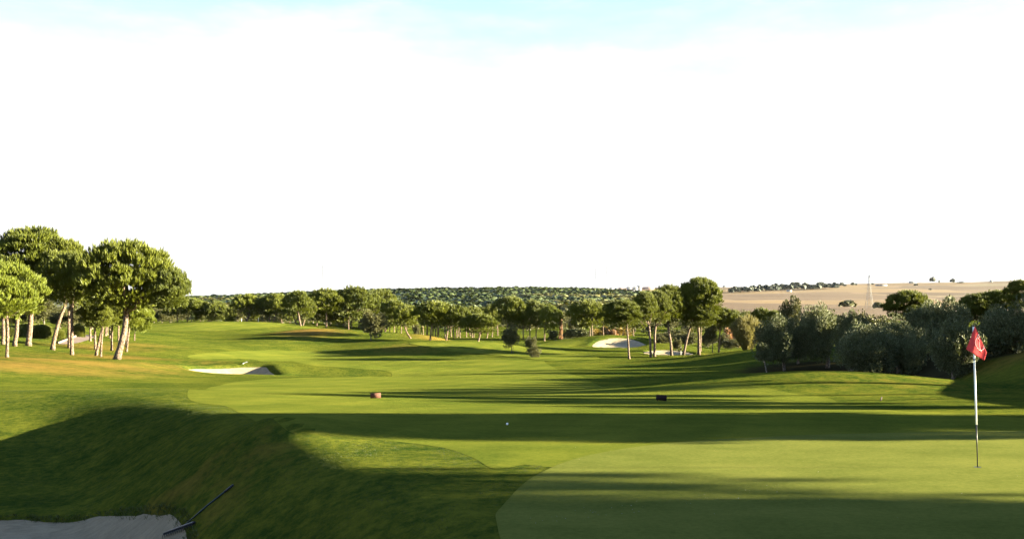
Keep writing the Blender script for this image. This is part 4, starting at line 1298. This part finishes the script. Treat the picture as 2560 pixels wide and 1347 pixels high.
def pylon(px, Y, top, wpx, label, base_py=None):
    b = spot(px, Y)
    s = F / Y
    h = (HY - top) / s - b[2]
    W = wpx / s
    root = tag(empty("power_pylon", b), label, "pylon", "power pylons")
    lev = np.linspace(0, 1, 8)
    hw = lambda t: W * .5 * (1 - t) ** 1.15 + W * .055
    r = .06
    legs = []
    for sx, sy in ((1, 1), (1, -1), (-1, 1), (-1, -1)):
        link("leg", make_mesh("leg", *tube([(sx * hw(t), sy * hw(t), t * h) for t in lev], [r] * 8, 4)), M["steel"], root)
    br = []
    for a, c in zip(lev[:-1], lev[1:]):
        for sy in (1, -1):
            br.append(bar((-hw(a), sy * hw(a), a * h), (hw(c), sy * hw(c), c * h), r * .6))
            br.append(bar((hw(a), sy * hw(a), a * h), (-hw(c), sy * hw(c), c * h), r * .6))
            br.append(bar((sy * hw(a), -hw(a), a * h), (sy * hw(c), hw(c), c * h), r * .6))
            br.append(bar((-hw(c), sy * hw(c), c * h), (hw(c), sy * hw(c), c * h), r * .7))
    link("bracing", make_mesh("bracing", *join(br)), M["steel"], root)
    for t in (.72, .83, .94):
        link("cross_arm", make_mesh("cross_arm", *join([bar((-W * .34, 0, t * h), (W * .34, 0, t * h), r), bar((-W * .34, 0, t * h), (0, 0, t * h + W * .1), r * .6), bar((W * .34, 0, t * h), (0, 0, t * h + W * .1), r * .6)])), M["steel"], root)
pylon(2173, 640, 687, 15, "pale lattice pylon standing in the tan fields")
pylon(807, 1250, 662, 9, "faint lattice pylon behind the wood left of the umbrella pines")
pylon(1490, 1300, 667, 9, "faint lattice pylon behind the wood near the town")
pylon(1517, 1450, 664, 8, "fainter lattice mast beside the one near the town")

# ------------------------------------------------------------------ flagstick
M["white"] = plain("white_paint", (0.78, 0.78, 0.76), 0.4, 0.04, 4)
M["black"] = plain("black_paint", (0.015, 0.015, 0.017), 0.4, 0.2, 4)
def cloth_mat():
    k = NT("red_flag_cloth")
    f = k.noise(30, 3, .6)
    c = k.ramp(f, [(0.3, (0.68, 0.065, 0.075)), (0.7, (0.76, 0.095, 0.10))])
    k.color(c)
    k.b.inputs["Roughness"].default_value = .8
    tr = k.n("BsdfTranslucent")
    k.l(c, tr.inputs[0])
    ms = k.n("MixShader")
    ms.inputs[0].default_value = .35
    k.l(k.b.outputs[0], ms.inputs[1])
    k.l(tr.outputs[0], ms.inputs[2])
    k.l(ms.outputs[0], k.out.inputs["Surface"])
    return k.m
M["flag"] = cloth_mat()
fb = at(2444, 1168) + [0, 0, 0.008]
fs = F / fb[1]
fl = tag(empty("flagstick", fb), "golf flagstick with white over black pole and red flag standing in the green", "flagstick")
bx0, by0 = CX + fb[0] * fs, HY - fb[2] * fs
def fp(px, py, dy=0.0):
    return np.array([(px - bx0) / fs, dy, (by0 - py) / fs])
def pole_at(py):
    return fp(2444 - (1168 - py) / 353 * 10.5, py)
low = [pole_at(1172), pole_at(1110), pole_at(1061)]
link("lower_pole", make_mesh("lower_pole", *tube(low, [.0075, .009, .0115], 12), smooth=True), M["black"], fl)
link("upper_pole", make_mesh("upper_pole", *tube([pole_at(1061), pole_at(980), pole_at(900), pole_at(814)], [.0125, .0138, .0138, .0128], 12), smooth=True), M["white"], fl)
link("collar", make_mesh("collar", *tube([pole_at(900), pole_at(897)], [.0165, .0165], 12), smooth=True), M["black"], fl)
link("pole_cap", make_mesh("pole_cap", *tube([pole_at(816), pole_at(812)], [.017, .012], 12), smooth=True), M["black"], fl)
def z2(cx, cy): return 2390 + cx / 11.23, 800 + cy / 11.23
A_, B_, C_, D_ = z2(512, 165), z2(275, 815), z2(835, 1135), z2(888, 905)
def flag_depth(u, t):
    return -.024 - t * (.020 * np.sin(u * 6.4 - .5) * (1 - .5 * u) + .006 * np.sin(u * 3 + t * 4)) + .08 * t * np.maximum(0, u - .28) * 1.2
def flag_pt(u, t):
    L = np.array(A_) * (1 - t) + np.array(B_) * t
    R = np.array(A_) * (1 - min(1, t / .78)) + np.array(D_) * min(1, t / .78) if t < .78 else np.array(D_) + (np.array(C_) - np.array(D_)) * (t - .78) / .22
    sag = np.array([0, 1.6 * math.sin(u * 3.14) * t])
    return L * (1 - u) + R * u + sag
NU, NTT = 28, 28
vv = []
for j in range(NTT + 1):
    for i in range(NU + 1):
        u, t = i / NU, j / NTT
        q = flag_pt(u, t)
        vv.append(fp(q[0], q[1], float(flag_depth(u, t))))
idx = np.arange((NU + 1) * (NTT + 1)).reshape(NTT + 1, NU + 1)
fq = np.stack([idx[:-1, :-1], idx[:-1, 1:], idx[1:, 1:], idx[1:, :-1]], -1).reshape(-1, 4)
flag = link("flag", make_mesh("flag", vv, fq, smooth=True), M["flag"], fl)
sol = flag.modifiers.new("cloth", 'SOLIDIFY')
sol.thickness = .002
def flag_depth_px(px, py):
    best = min(((abs(flag_pt(i / NU, j / NTT)[0] - px) + abs(flag_pt(i / NU, j / NTT)[1] - py)), i, j) for j in range(2, NTT + 1) for i in range(NU + 1))
    return float(flag_depth(best[1] / NU, best[2] / NTT))
lines = [[(572, 488), (530, 550), (510, 625), (525, 700), (575, 775), (640, 830), (700, 850), (755, 838), (800, 800), (815, 765)],
         [(642, 395), (600, 420), (585, 455), (600, 500), (645, 535), (668, 580), (655, 640), (655, 720), (675, 790), (700, 845), (735, 895)],
         [(600, 425), (640, 445), (655, 480), (610, 480)], [(770, 740), (810, 735), (770, 770), (805, 785), (760, 800)], [(712, 850), (705, 885)]]
em = []
for ln in lines:
    pts_ = [z2(*q) for q in ln]
    em.append(tube([fp(a, b, flag_depth_px(a, b) - .006) for a, b in pts_], [.0030] * len(pts_), 5))
link("emblem", make_mesh("emblem", *join(em), smooth=True), M["white"], fl)
th = np.linspace(0, 6.283, 25)[:-1]
ring = np.stack([np.cos(th) * .054, np.sin(th) * .054, np.full(24, .003)], -1)
deep = ring * [1, 1, 0] + [0, 0, -.012]
k24 = np.arange(24)
link("hole", make_mesh("hole", np.vstack([ring, deep]), [np.stack([k24, (k24 + 1) % 24, 24 + (k24 + 1) % 24, 24 + k24], -1), ring.shape[0] + k24[None, :]][:1] + [k24[None, :]]), M["black"], fl)

# ------------------------------------------------------------------ small things
gb = at(1268, 1063)
bm_v = sphere_pts(1, np.random.default_rng(1))
uu, vv2 = np.meshgrid(np.linspace(0, 6.283, 25)[:-1], np.linspace(-1.5, 1.5, 14))
sp = np.stack([np.cos(uu) * np.cos(vv2), np.sin(uu) * np.cos(vv2), np.sin(vv2)], -1).reshape(-1, 3) * .0235
ii, jj = np.meshgrid(np.arange(13), np.arange(24), indexing='ij')
o = link("golf_ball", make_mesh("golf_ball", sp, np.stack([ii * 24 + jj, ii * 24 + (jj + 1) % 24, (ii + 1) * 24 + (jj + 1) % 24, (ii + 1) * 24 + jj], -1).reshape(-1, 4), smooth=True), M["white"], None, gb + [0, 0, .033])
tag(o, "white golf ball lying on the shaded apron", "golf ball")

M["board"] = plain("red_brown_board", (0.078, 0.030, 0.019), 0.8, 0.3, 14)
M["board_shaded"] = plain("shade_darkened_board", (0.018, 0.010, 0.010), 0.8, 0.25, 14)  # shade on the tilted board put into its colour; pegs share it
def board(px, py, w, h, rot, tilt, mat, label):
    b = at(px, py)
    s = F / b[1]
    r = tag(empty("marker_board", b), label, "marker board", "marker boards on the fairway")
    W, Hh = w / s / math.cos(rot), h / s
    r.rotation_euler = (0, tilt, rot)
    link("panel", make_mesh("panel", *box(0, 0, Hh / 2 + .02, W, .03, Hh)), M[mat], r)
    for sx in (-.36, .36):
        link("peg", make_mesh("peg", *box(sx * W, .024, Hh * .3 - .06, .022, .018, Hh * .8 + .12)), M["board_shaded"], r)
board(939, 996, 25, 12.5, math.radians(14), 0, "board", "sunlit reddish brown board standing upright on the fairway")
board(1653, 1002, 25, 14, math.radians(-16), math.radians(4), "board_shaded", "tilted shade-darkened board in the tree shadow stripes")

M["rake_green"] = plain("dark_teal_plastic", (0.006, 0.019, 0.020), 0.45, 0.15, 8)
M["rake_black"] = plain("black_plastic", (0.012, 0.012, 0.016), 0.4, 0.2, 8)
def Hs(x, y):
    return Hfloor(np.array([x]), np.array([y]), False)[0] if sdf([x], [y], BUNKERS[0][0])[0][0] > 0 else float(Hm(x, y))
def atS(px, py):
    g = at(px, py)
    if sdf([g[0]], [g[1]], BUNKERS[0][0])[0][0] > 0:
        h = hit_fn(lambda x, y: Hfloor(x, y, False), px, py)
        g = np.array([h[0], h[1], float(Hfloor(np.array([h[0]]), np.array([h[1]]), False)[0])])
    return g
h0, h1 = atS(409, 1341), atS(487, 1313)
hm = (h0 + h1) / 2
e1 = atS(576, 1223)
rk = tag(empty("bunker_rake", hm), "dark rake with teal handle lying over the edge of the shaded bunker", "rake", "bunker rakes")
ax = (h1 - h0)
lift = np.array([0, 0, .055])
link("rake_head", make_mesh("rake_head", *tube([h0 - hm + lift, (h0 - hm) * .9 + lift, (h1 - hm) * .9 + lift, h1 - hm + lift], [.016, .025, .025, .016], 8), smooth=True), M["rake_black"], rk)
side = np.array([ax[1], -ax[0], 0]) / (np.hypot(ax[0], ax[1]) + 1e-6)
if side[1] > 0: side = -side
tn = make_mesh("tine", *tube([(0, 0, 0), tuple(side * .035 + [0, 0, -.035]), tuple(side * .045 + [0, 0, -.085])], [.008, .007, .003], 5))
for k in range(16):
    t = (k + .5) / 16
    link("tine", tn, M["rake_black"], rk, (h0 - hm) * (1 - t) + (h1 - hm) * t + lift)
mid_h = (h0 - hm) * .36 + (h1 - hm) * .64
hp = [mid_h + lift, (mid_h + lift) * .5 + (e1 - hm) * .5 + [0, 0, .035], e1 - hm + [0, 0, .04]]
hd = link("handle", make_mesh("handle", *tube(hp, [.014, .014, .014], 8), smooth=True), M["rake_green"], rk)
d_ = (hp[2] - hp[1]) / np.linalg.norm(hp[2] - hp[1])
link("grip", make_mesh("grip", *tube([hp[2] - d_ * .12, hp[2] + d_ * .06], [.019, .019], 8), smooth=True), M["rake_black"], hd)

ra, rb = at(608, 910), at(619, 906)
r2 = tag(empty("bunker_rake", (ra + rb) / 2), "pale rake lying on the rim of the sunlit bunker", "rake", "bunker rakes")
mm = (ra + rb) / 2
link("handle", make_mesh("handle", *tube([ra - mm + [0, 0, .08], rb - mm + [0, 0, .08]], [.012, .012], 6)), M["wall_grey"], r2)
link("rake_head", make_mesh("rake_head", *box(*(ra - mm + [0, 0, .06]), .05, .34, .05)), M["wall_grey"], r2)

M["stake"] = plain("dark_wood", (0.035, 0.022, 0.018), 0.85, 0.3, 12)
sa, sb_ = at(2204, 1000), at(2229, 1004)
o = link("wooden_stake", make_mesh("wooden_stake", *tube([sa * 0 + [0, 0, .10], (sb_ - sa) * [1, .3, 0] * .5 + [0, 0, .06], (sb_ - sa) * [1, .3, 0] + [0, 0, -.02]], [.026, .024, .008], 7)), M["stake"], None, sa)
tag(o, "short dark wooden stake poking out of the mound grass", "stake")
for px, top, base, Y, lb in ((604, 812, 825, 243, "thin pale marker post between the pines and the brown mound"), (646, 809, 825, 246, "white flag post of the far practice green")):
    b = spot(px, Y)
    o = link("marker_post", make_mesh("marker_post", *tube([(0, 0, -.1), (0, 0, (base - top) / F * Y)], [.035, .035], 6)), M["white"], None, b)
    tag(o, lb, "post", "pale posts of the far practice green")
b = spot(1702, 143)
o = link("tree_stake", make_mesh("tree_stake", *tube([(0, 0, -.1), (0, 0, 1.5)], [.05, .05], 6)), M["wall_pale"], None, b)
tag(o, "pale wooden stake beside the young tree at the small bunker", "stake")

# kerb stones along the cart path on the left
ka = [at(146 + 44 * k / 9, 859 - 17.5 * k / 9) for k in range(10)]
kb = tag(empty("kerb", ka[0]), "pale concrete kerb of the cart path under the hedges", "kerb")
for q0, q1 in zip(ka[:-1], ka[1:]):
    d_ = q1 - q0
    n_ = np.linalg.norm(d_[:2])
    o = link("kerb_stone", make_mesh("kerb_stone", *box(0, 0, .04, .2, n_ - .03, .32)), M["kerb"], kb, (q0 + q1) / 2 - ka[0])
    o.rotation_euler = (0, 0, math.atan2(-d_[0], d_[1]))

# ------------------------------------------------------------------ ground cover
def scatter(name, n, area, keep, L, spread, blades, bw, mat, label, seed):
    rng = np.random.default_rng(seed)
    x, y = rng.uniform(area[0], area[1], n), rng.uniform(area[2], area[3], n)
    vis = (np.abs(x) / np.maximum(y, .1) < .52)
    ok = vis & keep(x, y)
    x, y = x[ok], y[ok]
    z = Hm(x, y)
    k = len(x)
    lump = .75 + .4 * vnoise(x, y, .7, 21)
    P = np.stack([x, y, z - .01], -1)
    D = np.stack([rng.normal(0, .25, k), rng.normal(0, .25, k), np.ones(k)], -1)
    v, f = tufts(P, D, L * lump * rng.uniform(.6, 1.3, k), spread * rng.uniform(.5, 1.3, k), blades, bw, rng)
    me = make_mesh(name, v, f)
    o = link(name, me, M[mat])
    tag(o, label, "grass", kind="stuff")
def rough_zone(x, y):
    d1 = sdf(x, y, GREEN)[0]
    d2 = sdf(x, y, FAIRWAY)[0]
    d3 = sdf(x, y, BUNKERS[0][0])[0]
    return (d1 < -.05) & (d2 < -.02) & (d3 < 0.06) & (np.random.default_rng(5).random(len(x)) < np.interp(y, [24, 40, 55], [1, .45, 0]))
scatter("rough_grass_blades", 240000, (-19, 3, 11.0, 42), rough_zone, .022, .015, 3, .005, "blade", "tufted rough grass blades on the banks round the front bunker", 31)
def lip(x, y):
    d3 = sdf(x, y, BUNKERS[0][0])[0]
    return (np.abs(d3 + .03) < .10)
scatter("bunker_lip_grass", 60000, (-15.5, -4, 12, 22), lip, .085, .05, 4, .012, "blade", "overhanging grass fringe round the front bunker", 33)

def flecks(n, seed):
    rng = np.random.default_rng(seed)
    t = rng.random(n)
    px = 1275 + 700 * t + rng.normal(0, 14, n)
    py = 1308 - 90 * t ** 1.1 + rng.normal(0, 6, n)
    q = [np.array(at(a, b)) for a, b in zip(px, py)]
    q += [np.array([rng.uniform(1, 12), rng.uniform(12, 20), -2.6]) for _ in range(60)]
    v = []
    for c in q:
        c = np.array([c[0], c[1], float(Hm(c[0], c[1])) + .018])
        a, s = rng.random() * 6.28, rng.uniform(.006, .012)
        e1, e2 = np.array([math.cos(a), math.sin(a), rng.uniform(-.2, .5)]) * s, np.array([-math.sin(a), math.cos(a), rng.uniform(-.2, .5)]) * s * .5
        v += [c - e1, c + e2, c + e1, c - e2]
    o = link("fallen_leaves", make_mesh("fallen_leaves", np.array(v), np.arange(len(v)).reshape(-1, 4)), M["ochre"] if False else M["leaf_litter"])
    tag(o, "tiny pale fallen leaves strewn over the green", "leaves", kind="stuff")
M["leaf_litter"] = plain("pale_leaf_litter", (0.30, 0.27, 0.2), .8, .2, 3)
flecks(70, 44)

# ------------------------------------------------------------------ air
hz = bpy.data.materials.new("thin_haze")
hz.use_nodes = True
ht = hz.node_tree
ht.nodes.remove(ht.nodes["Principled BSDF"])
pv = ht.nodes.new("ShaderNodeVolumePrincipled")
pv.inputs["Color"].default_value = (0.94, 0.95, 0.97, 1)
pv.inputs["Density"].default_value = 0.000007
pv.inputs["Anisotropy"].default_value = 0.2
ht.links.new(pv.outputs[0], ht.nodes["Material Output"].inputs["Volume"])
zlo = float(GZ.min()) - 1.0
zhi = max(float(GZ.max()), 8.0) + 26.0
hb = link("haze", make_mesh("haze", *box(0, 4450, (zlo + zhi) / 2, 14100, 9200, zhi - zlo)), hz)
tag(hb, "thin pale haze over the far hills", kind="stuff")
